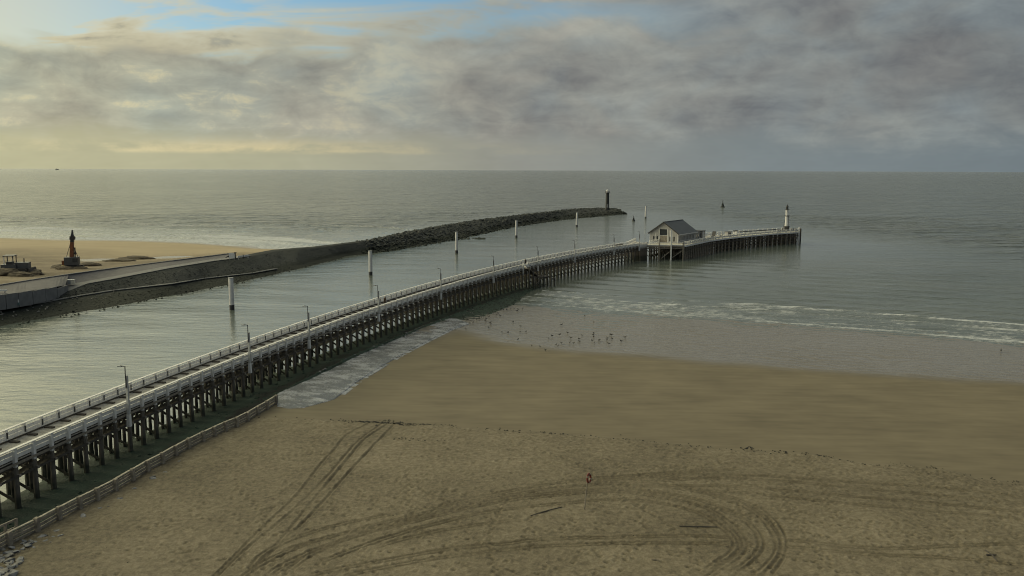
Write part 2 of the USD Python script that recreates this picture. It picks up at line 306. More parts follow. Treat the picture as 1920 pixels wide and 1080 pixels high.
_R = np.where(SX > -12, np.clip((230 - DS) / 150., 0, 1), 0); chop = _in + (1 - .62 * _R - _in) * _t; chop = chop * (1 - .45 * np.clip(1 - dhead / 40., 0, 1) * (~INCH)) * (1 + .35 * np.clip(nz1 * 2, -.5, .6))
SZ = .05 * nz3 * chop * (D_ < 400)
# low swell running on to the beach east of the jetty
ph = DS / 9.5 * 2 * np.pi + 4.5 * nz1
sw = np.sin(ph) + .35 * np.sin(2 * ph + 1.0); SZ += np.where(right_side, .16 * np.clip((158 - DS) / 70., 0, 1) * sw * np.clip((DS - 2) / 14., 0, 1) * np.clip((1.0 + 1.2 * nz2), .3, 1.4), 0)
br = np.zeros_like(SX); foam = np.zeros_like(SX)
for c0, am, wd in ((24., .40, 1.3), (18.5, .20, 1.0), (13., .16, .9), (8.0, .12, .8), (3.5, .07, .7), (32., .12, 2.0)):
    q = DS - c0 - 7 * nz1 - 1.0 * nz2; mk = np.clip(.72 + 1.6 * fbm2(SX, SY, 30., 3, int(c0)), .25, 1)
    SZ += np.where(right_side, am * mk * np.exp(-np.where(q < 0, (q / (wd * .55)) ** 2, (q / wd) ** 2)), 0)
    if c0 < 30: foam = np.maximum(foam, np.where(right_side, mk * np.exp(-np.where(q < -.4, ((q + .4) / 1.0) ** 2, ((q + .4) / .7) ** 2)), 0) * (.76 if c0 > 20 else .66))
foam = np.maximum(foam, np.where(right_side, np.clip(.24 + 1.2 * nz2 + .8 * nz3, 0, .42) * np.clip((26 - DS + 12 * nz1) / 5., 0, 1) * np.clip((DS + 4) / 6., 0, 1), 0))
# surf along the beach beyond the breakwater
nw1 = fbm2(SX * .30, DW, 26., 4, 33); nw2 = fbm2(SX * .22, DW, 7., 3, 34)
for c0 in (3, 15, 29, 46, 66, 90, 120, 155):
    q = DW - c0 - 14 * nz1 - 2 * nz2; mk = np.clip(.42 + 3.2 * fbm2(SX * .35, DW, 40., 3, 30 + c0), 0, 1) * np.clip(1.15 - c0 / 230., .2, 1)
    SZ += np.where(west_side, 1.1 * mk * np.exp(-np.where(q < 0, (q / 1.3) ** 2, (q / 5.) ** 2)), 0)
    foam = np.maximum(foam, np.where(west_side, .9 * mk * np.exp(-np.where(q < -1, ((q + 1) / 5.) ** 2, ((q + 1) / 1.8) ** 2)), 0))
foam = np.maximum(foam, np.where(west_side, np.clip(.45 + 1.5 * nw1 + .8 * nw2, 0, .85) * np.clip((75 - DW + 50 * nz1) / 40., 0, 1), 0))
chop = np.where(west_side, chop * np.clip(.35 + DW / 200., 0, 1), chop)
# open water: long low swell, fading as it shrinks with distance
SZ += np.where(~INCH & ~right_side & (D_ < 1400), np.where(SX > -12, np.clip((DS - 158) / 80., 0, 1), 1) * .16 * np.sin(SY / 17. + .25 * SX / 17. + 8 * nz1) * np.clip(.8 + 2 * nz2, 0, 1.5), 0) * np.clip((dch) / 30., 0, 1)
opn = np.where(~INCH & ~right_side & (D_ < 700), np.clip(dch / 40., 0, 1), 0) * np.where(SX > -12, np.clip((DS - 158) / 80., 0, 1), 1)
SZ += opn * (1.5 * fbm2(SX * .8, SY, 11., 3, 61) + .7 * fbm2(SX, SY, 4.5, 3, 62)) * np.interp(D_, [0, 640, 700], [1, 1, 0]) * np.clip(.55 + 1.2 * fbm2(SX, SY, 90., 2, 63), .2, 1)
SZ += np.where(right_side & ~INCH, .16 * np.clip((158 - DS) / 70., 0, 1) * fbm2(SX * .6, SY, 5., 3, 64) * np.clip((DS - 20) / 40., 0, 1), 0)
SZ += np.where(INCH, .055 * np.sin(SY / 3.2 + SX / 14 + 9 * nz1) * np.clip(.4 + 3 * nz2, 0, 1.5) + .04 * nz2, 0) * np.clip(D_ / 60, 0, 1)
g = Graph(); pos = g('geometry'); fo = g('attribute', attribute='foam'); ch = g('attribute', attribute='chop')
w1 = g.noise(g.scaled(pos, .22, .62, 1, .12), 1.0, 5.0, .58, .3); w2 = g.noise(g.scaled(pos, .08, .22, 1, -.1), .55, 4.0, .55, .3); w3 = g.noise(g.scaled(pos, .5, 1.1, 1, .25), 2.1, 4.0, .6)
w4 = g.noise(g.scaled(pos, .045, .085, 1, .1), 1.0, 4.0, .55, .4); w5 = g.noise(g.scaled(pos, .010, .022, 1, -.06), 1.0, 6.0, .62, .4)
w1, w2, w3, w4, w5 = [g.m('subtract', q_, .5) for q_ in (w1, w2, w3, w4, w5)]
hgt = g.m('add', g.m('multiply', w1, 1.25), g.m('add', g.m('multiply', w2, 2.4), g.m('multiply', w3, .12)))
swl = g.rng(ch, .55, .95); hgt = g.m('add', hgt, g.m('multiply', swl, g.m('add', g.m('multiply', w4, 9.0), g.m('multiply', w5, 9.0))))
bmp = g('bump', height=g.m('add', g.m('multiply', hgt, ch), g.m('multiply', w3, .02)), strength=1.0, distance=.85)
fn = g.noise(g.scaled(pos, .55, 1.2, 1, .1), 1.1, 7.0, .7)
fm = g.m('multiply', g.rng(g.m('add', fn, g.m('multiply', fo, .62)), .66, .92), g.rng(fo, .03, .15))
turb = g.noise(g.scaled(pos, .012, .03, 1), 1.0, 4.0, .55)
body = g('rgb_ramp', ramp=[(.3, (.052, .064, .056)), (.7, (.074, .084, .072))], fac=turb)
col = g.mix(fm, body, (.48, .505, .515))
SEA = g.done('grey_green_sea', g('principled_bsdf', base_color=col, roughness=g.mix(fm, g.mix(ch, (.06, .06, .06), (.14, .14, .14)), (.8, .8, .8)), ior=1.333, specular_ior_level=.5, normal=bmp))
keep = ~((DS < -35) & (SX > -18))
v = np.stack([SX, SY, SZ], -1).reshape(-1, 3); f = grid_faces(*SX.shape, keep)
v, f, fo_, ch_ = drop_unused(v, f, foam.ravel(), chop.ravel())
sea = obj('sea', (v, f), SEA, smooth=True, kind='structure', label='grey green sea and harbour channel under an overcast sky')
primvar(sea, 'foam', fo_); primvar(sea, 'chop', ch_)

# ------------------------------------------------------------------ the beach with its tyre tracks
crest_px = [(519.6, 739, 2.05), (567, 714, 1.9), (620, 688, 1.7), (674, 661, 1.5), (746, 632, 1.15), (793, 612, .9), (850, 590, .7), (900, 572, .5), (960, 552, .3), (1000, 541, .12), (1045, 531, -.3)]
FENCE = np.array([on_sand(*q) for q in fence_px])
CREST = np.vstack([FENCE[:-1] - [0, 0, .25], [W(*q) for q in crest_px]])
T = []   # tyre tracks as they run over the sand: (points in the photograph, half width in metres, depth)
def track(pts, hw=.17, dp=.055): T.append((pts, hw * .72, dp * 1.5))
z1 = lambda q: [(400 + a / 2.743, 760 + b / 2.743) for a, b in q]
z2 = lambda q: [(1200 + a / 2.667, 760 + b / 2.667) for a, b in q]
for q in ([(810, 82), (740, 120), (680, 155), (640, 205), (580, 270), (410, 480), (240, 640), (40, 840), (-30, 910)], [(870, 85), (820, 125), (770, 160), (640, 300), (500, 450), (340, 600), (110, 790), (20, 880), (-20, 915)],
          [(905, 85), (840, 130), (780, 172), (700, 262), (560, 430), (420, 600), (300, 740), (170, 860), (120, 910)], [(935, 88), (890, 138), (845, 185), (700, 340), (540, 520), (380, 680), (250, 800), (180, 870), (140, 910)]):
    track(z1(q), .19, .07)
arcs = [[(480, 1090), (509, 1033), (640, 985), (808, 953), (947, 924), (1023, 910), (1098, 900), (1182, 893), (1260, 887), (1350, 882), (1400, 880)],
        [(455, 1090), (520, 1045), (660, 997), (808, 961), (940, 933), (1023, 919), (1100, 911), (1200, 905), (1300, 899), (1400, 894), (1500, 894)],
        [(540, 1080), (660, 1010), (808, 972), (940, 942), (1023, 932), (1080, 927), (1140, 923), (1207, 928), (1260, 937), (1320, 953), (1360, 978), (1386, 1005), (1390, 1024), (1372, 1046), (1330, 1076), (1310, 1095)],
        [(500, 1085), (600, 1030), (808, 968), (940, 938), (1023, 927), (1100, 919), (1180, 920), (1275, 931), (1345, 950), (1395, 978), (1419, 1005), (1420, 1026), (1400, 1050), (1360, 1080)],
        [(600, 1060), (720, 1012), (850, 976), (960, 955), (1060, 945), (1110, 940), (1180, 939), (1240, 945), (1300, 960), (1345, 985), (1370, 1008), (1374, 1024), (1354, 1045), (1318, 1073)],
        [(1140, 915), (1220, 912), (1300, 922), (1370, 940), (1417, 965), (1444, 997), (1454, 1025), (1440, 1052), (1410, 1082)],
        [(1180, 908), (1280, 914), (1360, 930), (1420, 955), (1452, 985), (1464, 1015), (1458, 1042), (1430, 1080)],
        [(1100, 905), (1200, 898), (1350, 898), (1480, 904), (1594, 915), (1762, 930), (1930, 946)],
        [(1150, 915), (1260, 912), (1400, 915), (1520, 925), (1620, 934), (1760, 946), (1930, 962)],
        [(1200, 900), (1350, 890), (1480, 897), (1600, 905), (1740, 914), (1930, 936)],
        [(1300, 922), (1400, 926), (1530, 940), (1640, 950), (1760, 960), (1930, 976)],
        [(560, 1085), (619, 1073), (710, 1055), (837, 1033), (947, 1021), (1023, 1013), (1107, 1010), (1257, 1007), (1369, 1010), (1400, 1016)],
        [(640, 1085), (740, 1062), (850, 1045), (947, 1033), (1023, 1026), (1107, 1022), (1257, 1020), (1380, 1021)],
        [(1440, 1010), (1519, 1019), (1600, 1027), (1660, 1030), (1762, 1027), (1850, 1023), (1930, 1021)],
        [(1450, 1024), (1540, 1033), (1650, 1042), (1762, 1047), (1850, 1055), (1930, 1063)],
        [(520, 1040), (640, 1003), (760, 978), (850, 962)], [(700, 1030), (790, 1005), (900, 985), (980, 975)]]
for q in arcs: track(q, .17, .05)
az_ = np.radians(np.concatenate([np.linspace(-40, 31.5, 1020), np.linspace(32, 50, 60)])); dist_ = 1 / np.linspace(1 / 40., 1 / 235., 640)
A_, D_ = np.meshgrid(az_, dist_); BX, BY = D_ * np.sin(A_), D_ * np.cos(A_); P2 = np.stack([BX.ravel(), BY.ravel()], 1)
# evaluate the smooth height on a coarse grid and interpolate
ca, cd = az_[::12], dist_[::10]; ca = np.append(ca, az_[-1]); cd = np.append(cd, dist_[-1])
CA, CD = np.meshgrid(ca, cd); CH = h_sand(CD * np.sin(CA), CD * np.cos(CA))
from scipy.interpolate import RegularGridInterpolator
o = np.argsort(1 / cd); BZ = RegularGridInterpolator((1 / cd[o], ca), CH[o], bounds_error=False, fill_value=None)(np.stack([1 / D_, A_], -1))
DWR = -signed_side(P2, WRACK).reshape(BX.shape)          # positive on the dry side
FILM = np.array([W(*q, .36)[:2] for q in [(790, 640), (860, 622), (930, 640), (1000, 652), (1080, 662), (1200, 668), (1330, 684), (1500, 694), (1700, 708), (1900, 719), (2250, 745)]])
DF = signed_side(P2, FILM).reshape(BX.shape)             # positive on the wet side
n_a, n_b, n_c = fbm2(BX, BY, 9., 4, 5), fbm2(BX, BY, .55, 4, 6), fbm2(BX, BY, 3., 4, 7)
dry = np.clip((DWR + 1.2 * n_c) / .8 + .3, 0, 1)
BZ += dry * (.15 * n_b + .07 * n_c + .10 * fbm2(BX, BY, 1.4, 3, 9)) + .05 * n_a * dry - .02 * n_a
rip = np.sin((BX * .55 + BY) / .42 + 9 * fbm2(BX, BY, 6., 3, 8) * 2) * np.clip(.5 + 2.5 * n_a, 0, 1)
wet = np.clip((DF + 5 * n_a + 1.6 * n_c) / 8.0 + .45, 0, 1); wet = wet * wet * (3 - 2 * wet)
BZ += .07 * rip * wet
tr = np.zeros(BX.size); cut = np.zeros(BX.size); near = (BY.ravel() < 112)
for q, hw, dp in T:
    p = np.array([on_sand(*a)[:2] for a in q]); s_ = np.concatenate([[0], np.cumsum(np.linalg.norm(np.diff(p, axis=0), axis=1))])
    ss = np.arange(0, s_[-1], .06); cs_ = CubicSpline(s_, p)(ss) if len(p) > 3 else np.stack([np.interp(ss, s_, p[:, k]) for k in (0, 1)], 1)
    tg_ = np.gradient(cs_, axis=0); tg_ /= np.linalg.norm(tg_, axis=1, keepdims=True) + 1e-9
    if hw < .13: cs_ = np.vstack([cs_, cs_ + np.stack([-tg_[:, 1], tg_[:, 0]], 1) * .40]); ss = np.concatenate([ss, ss])
    dd, kk = cKDTree(cs_).query(P2[near], distance_upper_bound=1.0); ok = np.isfinite(dd); i = np.flatnonzero(near)[ok]; u = (dd[ok] + .07 * fbm2(P2[i, 0], P2[i, 1], .8, 3, 14)) / hw
    endf = np.clip(np.minimum(ss[kk[ok]], s_[-1] - ss[kk[ok]]) / 1.5, 0, 1)
    vary = np.clip(.75 + 2.2 * fbm2(P2[i, 0], P2[i, 1], 3., 4, 12), .35, 1.25) * endf
    tread = .8 + .35 * np.sin(ss[kk[ok]] / .33 * 2 * np.pi * .5)
    cut[i] = np.minimum(cut[i], -dp * np.exp(-u ** 4) * vary * tread) ; cut[i] = np.where(np.abs(u - 1.55) < .9, np.maximum(cut[i], cut[i] + dp * .55 * np.exp(-((u - 1.6) / .4) ** 2) * vary), cut[i])
    tr[i] = np.maximum(tr[i], np.exp(-(u / 1.15) ** 4) * vary)
rf = np.random.default_rng(33); fpts = []
for k in range(26):
    x, y = rf.uniform(-24, 40), rf.uniform(62, 90); a = rf.uniform(0, 6.28)
    for n_ in range(rf.integers(20, 70)):
        a += rf.normal(0, .10); x += .68 * math.cos(a); y += .68 * math.sin(a); sd_ = .11 * (-1) ** n_; fpts.append((x - sd_ * math.sin(a), y + sd_ * math.cos(a)))
for k in range(1500): fpts.append((rf.uniform(-30, 45), rf.uniform(56, 96)))
dd, _k = cKDTree(np.array(fpts)).query(P2[near], distance_upper_bound=.6); fp_ = np.where(np.isfinite(dd), np.exp(-(dd / .16) ** 2) - .45 * np.exp(-((dd - .30) / .10) ** 2), 0)
cut[near] -= .085 * fp_ * dry.ravel()[near]; tr[near] = np.maximum(tr[near], .6 * np.clip(fp_, 0, 1) * dry.ravel()[near])
BZ += cut.reshape(BX.shape)
CR2 = CREST[:, :2]; DC = -signed_side(P2, CR2, 60).reshape(BX.shape)       # positive on the sand side
g = Graph(); pos = g('geometry'); wt, dr, tk = g('attribute', attribute='wet'), g('attribute', attribute='dry'), g('attribute', attribute='track')
n1 = g.noise(pos, .12, 5.0, .6); n2 = g.noise(pos, 2.2, 6.0, .68); n3 = g.noise(pos, 9.0, 4.0, .6); n4 = g.noise(g.scaled(pos, .35, 1.6, 1, -.25), .5, 4.0, .55)
damp = g('rgb_ramp', ramp=[(.3, (.118, .101, .069)), (.7, (.200, .172, .116))], fac=g.m('add', g.m('multiply', n1, .5), g.m('multiply', n4, .5)))
dryc = g('rgb_ramp', ramp=[(.36, (.084, .071, .050)), (.5, (.172, .147, .100)), (.64, (.270, .234, .166))], fac=g.m('add', g.m('multiply', n2, .5), g.m('add', g.m('multiply', n1, .3), g.m('multiply', n3, .2))))
col = g.mix(dr, damp, dryc)
col = g.mix(g.m('multiply', tk, .85), col, (.088, .073, .047))
col = g.mix(wt, col, (.110, .102, .090))
rgh = g.m('add', g.m('multiply', wt, -.77), .88)
hb = g.m('add', g.m('multiply', g.m('add', g.m('multiply', n2, .14), g.m('multiply', n3, .04)), g.m('multiply_add', dr, .95, .05)), g.m('multiply', g.noise(g.scaled(pos, .45, 1.5, 1, .35), .9, 4.0, .5, .5), g.m('multiply', wt, .24)))
SAND = g.done('beach_sand', g('principled_bsdf', base_color=col, roughness=rgh, specular_ior_level=g.m('multiply_add', wt, .35, .22), normal=g('bump', height=hb, strength=1.0, distance=1.0)))
keep = (DC > -.35) & (BZ > -.6)
v = np.stack([BX, BY, BZ], -1).reshape(-1, 3); f = grid_faces(*BX.shape, keep)
wet = wet * np.clip(.86 - .34 * rip * np.clip(1.2 + 1.5 * n_a, 0, 1), .3, 1)
v, f, a1, a2, a3 = drop_unused(v, f, wet.ravel(), dry.ravel(), tr)
beach = obj('beach', (v, f), SAND, smooth=True, kind='structure', label='brown sand beach with curving tyre tracks and a wet tide edge')
for k, a in (('wet', a1), ('dry', a2), ('track', a3)): primvar(beach, k, a)

# ------------------------------------------------------------------ slopes beside the jetty
def arclen(p): return np.concatenate([[0], np.cumsum(np.linalg.norm(np.diff(p[:, :2], axis=0), axis=1))])
def resample(p, n):
    s_ = arclen(p); t = np.linspace(0, s_[-1], n); return np.stack([np.interp(t, s_, p[:, k]) for k in range(3)], 1)
# weed-covered apron from the fence and the stone crest down under the piles
NS, NT = 420, 46
top = resample(CREST, NS); s_of = np.array([np.argmin(np.linalg.norm(_pts - q[:2], axis=1)) for q in top]); s_of = np.maximum.accumulate(_s[s_of])
s_of = s_of - 1.0; low_ = np.array([pier_at(min(max(s, -6), PIER_LEN), PIER_W + 1.6, -.45) for s in s_of]); pile_z = np.interp(s_of, [0, 60, 150, 215], [.95, .5, .2, -.25])
tt = np.linspace(0, 1, NT); apr = top[:, None] * (1 - tt)[None, :, None] + low_[:, None] * tt[None, :, None]
drop = np.interp(np.linspace(0, 1, NS), [0, .28, .6, .85, 1], [.95, .8, .55, .25, .05])
za = np.zeros((NS, NT))
for i in range(NS):
    z0 = top[i, 2]; z1_ = max(z0 - drop[i], pile_z[i] * .9 + .05)
    za[i] = np.interp(tt, [0, .035, .075, .60, 1], [z0, z0 - .1, z1_, min(pile_z[i], z1_), -.5])
apr[..., 2] = za + .10 * fbm2(apr[..., 0], apr[..., 1], 1.2, 4, 21) * np.interp(tt, [0, .1, 1], [.3, 1, 1]) + .12 * fbm2(apr[..., 0], apr[..., 1], 6, 3, 22)
g = Graph(); pos = g('geometry'); n1 = g.noise(pos, .35, 5.0, .6); n2 = g.noise(pos, 3.0, 6.0, .65); n3 = g.noise(g.scaled(pos, .25, .25, 1), 1.0, 3.0)
darken = g('attribute', attribute='damp')
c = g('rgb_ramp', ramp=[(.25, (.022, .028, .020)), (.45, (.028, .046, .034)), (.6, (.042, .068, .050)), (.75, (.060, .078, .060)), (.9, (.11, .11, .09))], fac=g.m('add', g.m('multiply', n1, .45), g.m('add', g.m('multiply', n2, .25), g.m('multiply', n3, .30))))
c = g.mix(darken, c, (.016, .016, .014))  # colour goes nearly black in a band just below the crest
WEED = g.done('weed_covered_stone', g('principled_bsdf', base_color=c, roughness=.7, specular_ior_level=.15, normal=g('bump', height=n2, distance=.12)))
apron = thing('stone_apron', kind='structure', label='weed covered stone slope under the jetty piles')
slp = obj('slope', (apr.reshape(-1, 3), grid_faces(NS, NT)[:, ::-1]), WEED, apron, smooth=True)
primvar(slp, 'damp', np.clip(1.15 - np.abs(tt[None] - .16 + .5 * fbm2(apr[..., 0], apr[..., 1], 3., 3, 23)) / .13, 0, .9).ravel())  # this attribute only sets where the noisy dark band lies
r = np.random.default_rng(8); pp = []; sz = []
for k in range(900):
    i, j = r.integers(0, NS - 1), int(np.clip(r.normal(.12, .18), .01, .7) * NT); pp.append(apr[i, min(j, NT - 1)] + [r.normal(0, .3), r.normal(0, .3), -.03]); sz.append(r.uniform(.12, .34))
rocks_mesh(pp, sz, 9).build('stone_rubble', WEED, apron, kind='stuff')

# rough stone pitching between the crest and the sand
edge_px = [(519.8, 764), (540, 769), (570, 768), (600, 760), (630, 752), (665, 724), (700, 700), (735, 679), (770, 659), (810, 638), (850, 618), (900, 598), (960, 573), (1000, 552), (1040, 536)]
EDGE = np.array([on_sand(*q) for q in edge_px]); NR, NQ = 260, 26
up_ = resample(np.array([W(*q) for q in crest_px]), NR)
# match by nearest along the outline so that strips run across the slope
dn = resample(EDGE, NR); tq = np.linspace(0, 1, NQ); rev = up_[:, None] * (1 - tq)[None, :, None] + dn[:, None] * tq[None, :, None]
rev[..., 2] += .12 * fbm2(rev[..., 0], rev[..., 1], 1.0, 4, 31) + .05; rev[:, -1, 2] -= .2; rev[..., 2] -= (.75 * np.clip(1.25 - np.linspace(0, 1, NR) / .52, 0, 1)[:, None] * np.clip(tq * 12, 0, 1)[None])
def stone_mat(name, c1, c2, c3, rough):
    g = Graph(); pos = g('geometry'); n = g.noise(pos, 1.6, 5.0, .62); w_ = g('geometry', out='random_per_island')
    k = g('rgb_ramp', ramp=[(.1, c1), (.5, c2), (.95, c3)], fac=g.m('add', g.m('multiply', n, .5), g.m('multiply', w_, .5)))
    return g.done(name, g('principled_bsdf', base_color=k, roughness=rough, specular_ior_level=.22, normal=g('bump', height=g.noise(pos, 7.0, 5.0, .6), distance=.03)))
WETSTONE = stone_mat('wet_blue_grey_stone', (.06, .064, .072), (.27, .28, .305), (.58, .59, .61), .30)
GREENSTONE = stone_mat('weedy_dark_stone', (.014, .019, .015), (.025, .032, .025), (.056, .060, .048), .7)
PALESTONE = stone_mat('pale_grey_stone', (.15, .145, .135), (.27, .265, .25), (.42, .41, .39), .7)
revet = thing('stone_revetment', kind='structure', label='weedy stone slope and loose stones between the jetty and the sand')
obj('bedding', (rev.reshape(-1, 3), grid_faces(NR, NQ)), WEED, revet, smooth=True)
r = np.random.default_rng(12); pp, sz = [], []
for k in range(1500):
    i = int(r.integers(int(NR * .50), NR)); j = r.integers(0, NQ); pp.append(rev[i, j] + [r.normal(0, .15), r.normal(0, .15), -.03]); sz.append(r.uniform(.12, .34))
rocks_mesh(np.array(pp), np.array(sz), 14, flat=.7).build('weedy_rubble', GREENSTONE, revet, kind='stuff')
k = 0
while k < 60:                      # wet stones along the top edge and where the pool runs out
    i = int(r.choice([r.integers(0, int(NR * .5)), r.integers(int(NR * .44), int(NR * .62))])); j = int(r.integers(0, 3)) if i < NR * .44 else int(r.integers(0, NQ)); rocks_mesh([rev[i, j] + [0, 0, .03]], r.uniform(.16, .34), 500 + k, flat=.75).build('stone', WETSTONE if i < NR * .44 else PALESTONE, revet); k += 1
# water lying and running in the scour between slope and sand
NP, NW = 520, 84; ps = np.linspace(0, .52, NP); tw = np.linspace(.05, 1.06, NW)
ia = np.clip(ps * (NR - 1), 0, NR - 1.001); i0 = ia.astype(int); fr_ = (ia - i0)[:, None]; ua = up_[i0] * (1 - fr_) + up_[i0 + 1] * fr_; da = dn[i0] * (1 - fr_) + dn[i0 + 1] * fr_
pool_w = ua[:, None] * (1 - tw)[None, :, None] + da[:, None] * tw[None, :, None]
lip = da[:, 2][:, None] + .05; pool_w[..., 2] = np.minimum(ua[:, 2][:, None] * .25 + lip * .75, lip + .10)
px_, py_ = pool_w[..., 0], pool_w[..., 1]; rp = fbm2(px_ * .55 + py_ * .2, py_, .75, 3, 81) + .6 * fbm2(px_ * .6, py_, 2.2, 3, 82); pool_w[..., 2] += .16 * rp - .10 * (tw > .93)[None] - .22 * (tw > 1.03)[None]
g = Graph(); pos = g('geometry'); cr = g('attribute', attribute='crest'); n1 = g.noise(g.scaled(pos, 1.2, 1.3, 1, .2), 3.0, 5.0, .62); n2 = g.noise(pos, .35, 3.0)
fl = g.rng(g.m('add', g.m('multiply', n1, .55), g.m('add', g.m('multiply', cr, .35), g.m('multiply', n2, .25))), .50, .74)
POOLM = g.done('rippled_pool_water', g('principled_bsdf', base_color=g.mix(fl, (.052, .058, .064), (.36, .375, .405)), roughness=g.m('multiply_add', fl, .45, .10), ior=1.333, specular_ior_level=.5, normal=g('bump', height=n1, distance=.10)))
pw = obj('tidal_pool', (pool_w.reshape(-1, 3), grid_faces(NP, NW)), POOLM, None, smooth=True, kind='structure', label='rippled foamy water lying between the weedy slope and the sand'); primvar(pw, 'crest', np.clip(rp * 1.6 + .5, 0, 1).ravel())
# flat stones spilling from the shore end of the fence
cor = Polygon([on_sand(*q)[:2] for q in [(-80, 1085), (-60, 1060), (0, 1030), (18, 1024), (52, 1010), (66, 1018), (50, 1030), (42, 1050), (30, 1085), (10, 1120), (-60, 1120)]])
x0, y0, x1, y1 = cor.bounds; k = 0; r = np.random.default_rng(15)
while k < 110:
    x, y = r.uniform(x0, x1), r.uniform(y0, y1)
    if not cor.contains(shapely.Point(x, y)): continue
    rocks_mesh([[x, y, float(h_sand(x, y)) + .04]], r.uniform(.22, .5), 700 + k, flat=.7).build('stone', PALESTONE if r.random() < .45 else WETSTONE, revet); k += 1
for a, b in [(60, 1010), (80, 1003), (95, 1000), (105, 992), (160, 962), (190, 949), (225, 930), (255, 912), (290, 891), (62, 1022), (88, 1012), (112, 1001), (310, 880), (340, 862)]:
    for _ in range(2): rocks_mesh([on_sand(a + r.normal(0, 5), b + 3 + r.normal(0, 2), -.02)], r.uniform(.18, .36), 900 + k, flat=.7).build('stone', WETSTONE, revet); k += 1

# ------------------------------------------------------------------ the breakwater across the channel
berm_px = [(-160, 612), (-60, 594), (0, 582), (89, 566), (155, 554), (213, 545), (320, 533), (380, 523), (470, 513), (560, 497), (650, 475), (740, 462), (850, 442), (960, 420), (1060, 406), (1160, 400), (1176, 401.3)]
edge_up = [(-160, 592), (-60, 578), (0, 569), (40, 563), (90, 556), (130, 545), (160, 533), (222, 522), (320, 503), (400, 490), (440, 485), (466, 481), (500, 474), (530, 468.5), (600, 463), (700, 451), (800, 430), (900, 413), (1000, 401), (1080, 392), (1130, 390), (1158, 391.5), (1176, 401)]
NX = 330; xs = np.linspace(-160, 1176, NX); ix = lambda l: np.interp(xs, [q[0] for q in l], [q[1] for q in l])
from scipy.ndimage import gaussian_filter1d
ze = np.interp(xs, [-160, 0, 90, 130, 160, 222, 280, 320, 560, 600, 650, 700, 740, 800, 1000, 1158, 1176], [2.0, 2.3, 2.2, 2.5, 3.3, 3.6, 4.0, 4.3, 4.4, 3.8, 3.5, 3.4, 3.7, 4.2, 4.3, 3.2, .3])
zb = np.interp(xs, [-160, 0, 155, 320, 380, 470, 560, 650, 740, 850, 1060, 1158, 1176], [.9, 1.2, 1.5, 1.8, 1.2, .9, .6, .6, .8, 1.0, 1.0, .6, .2])
wl = np.array([W(x, y, 0) - [0, 0, .4] for x, y in zip(xs, ix(dam_water))]); bm = np.array([W(x, y, z) for x, y, z in zip(xs, ix(berm_px), zb)]); ed = np.array([W(x, y, z) for x, y, z in zip(xs, ix(edge_up), ze)])
def lateral(p):
    t = np.gradient(p[:, :2], axis=0); t = gaussian_filter1d(t, 6, axis=0); t /= np.linalg.norm(t, axis=1, keepdims=True); return np.stack([-t[:, 1], t[:, 0]], 1)
lat = lateral(wl)
hid = np.clip((xs - 440) / 60, 0, 1)[:, None]
def off(p, dist, z): q = p.copy(); q[:, :2] += lat * np.reshape(dist, (-1, 1)); q[:, 2] = z; return q
cr2 = off(ed, 3.2, ze + .02); bk = off(ed, np.interp(xs, [-160, 420, 520, 1150, 1176], [6, 6, 15, 16, 4]), np.interp(xs, [-160, 430, 520, 1176], [3.4, 2.6, -.9, -.9]))
rows = []
for a, b, n in ((wl, bm, 12), (bm, ed, 14), (ed, cr2, 5), (cr2, bk, 8)):
    for t in np.linspace(0, 1, n, endpoint=False): rows.append(a * (1 - t) + b * t)
rows.append(bk); M = np.array(rows)
# a narrow flat berm between the two slopes, only along the landward half
lev = np.linspace(0, 1, len(rows)); rough_ = np.interp(xs, [-160, 640, 720, 1176], [.10, .12, .34, .34])
M[..., 2] += fbm2(M[..., 0], M[..., 1], 2.2, 4, 41) * rough_[None]; M[:24, :, :2] += (fbm2(M[:24, :, 0], M[:24, :, 1], 5., 3, 42) * np.interp(xs, [-160, 640, 720, 1176], [.8, 1.2, 2.2, 2.2])[None])[..., None] * lat[None]
M[26:31, :, 2] = np.where(xs < 455, ze, M[26:31, :, 2])
g = Graph(); pos = g('geometry'); z = g('separate_xyz', vector=pos, out='z'); n1 = g.noise(pos, .25, 5.0, .6); n2 = g.noise(pos, 1.8, 6.0, .68); vor = g('voronoi_texture', vector=pos, scale=1.4, feature='f1')
c = g('rgb_ramp', ramp=[(.25, (.022, .025, .025)), (.5, (.036, .040, .039)), (.75, (.060, .063, .060))], fac=g.m('add', g.m('multiply', n1, .4), g.m('multiply', n2, .6)))
wd = g('rgb_ramp', ramp=[(.3, (.014, .017, .015)), (.7, (.030, .034, .029))], fac=n2)
c = g.mix(g.rng(g.m('add', z, g.m('multiply', n1, 1.2)), 2.6, 1.5), c, wd)
DAMSTONE = g.done('dark_pitched_stone', g('principled_bsdf', base_color=c, roughness=.9, specular_ior_level=.1, normal=g('bump', height=g.m('add', n2, g.m('multiply', vor, .6)), distance=.12)))
dam = thing('breakwater', kind='structure', label='long dark stone breakwater curving out along the far side of the channel')
obj('embankment', (M.reshape(-1, 3), grid_faces(*M.shape[:2])), DAMSTONE, dam, smooth=40)
obj('berm_path', MB().sweep(off(bm, .1, zb + .05)[(xs > -150) & (xs < 520)], 1.3, .14).get(), PALE_CONCRETE, dam)
r = np.random.default_rng(44); pp, sz = [], []
for k in range(3600):
    i = int(np.interp(r.random(), [0, 1], [208, NX - 1])); j = int(np.clip(r.beta(1.1, 1.0) * 31, 0, 31)); p = M[j, i] + [r.normal(0, .7), r.normal(0, .7), -.05]; pp.append(p); sz.append(r.uniform(.45, 1.05))
pp, sz = np.array(pp), np.array(sz); lowr = pp[:, 2] < 1.6
ARMOUR = stone_mat('grey_armour_rock', (.038, .043, .040), (.078, .085, .079), (.19, .193, .18), .7)
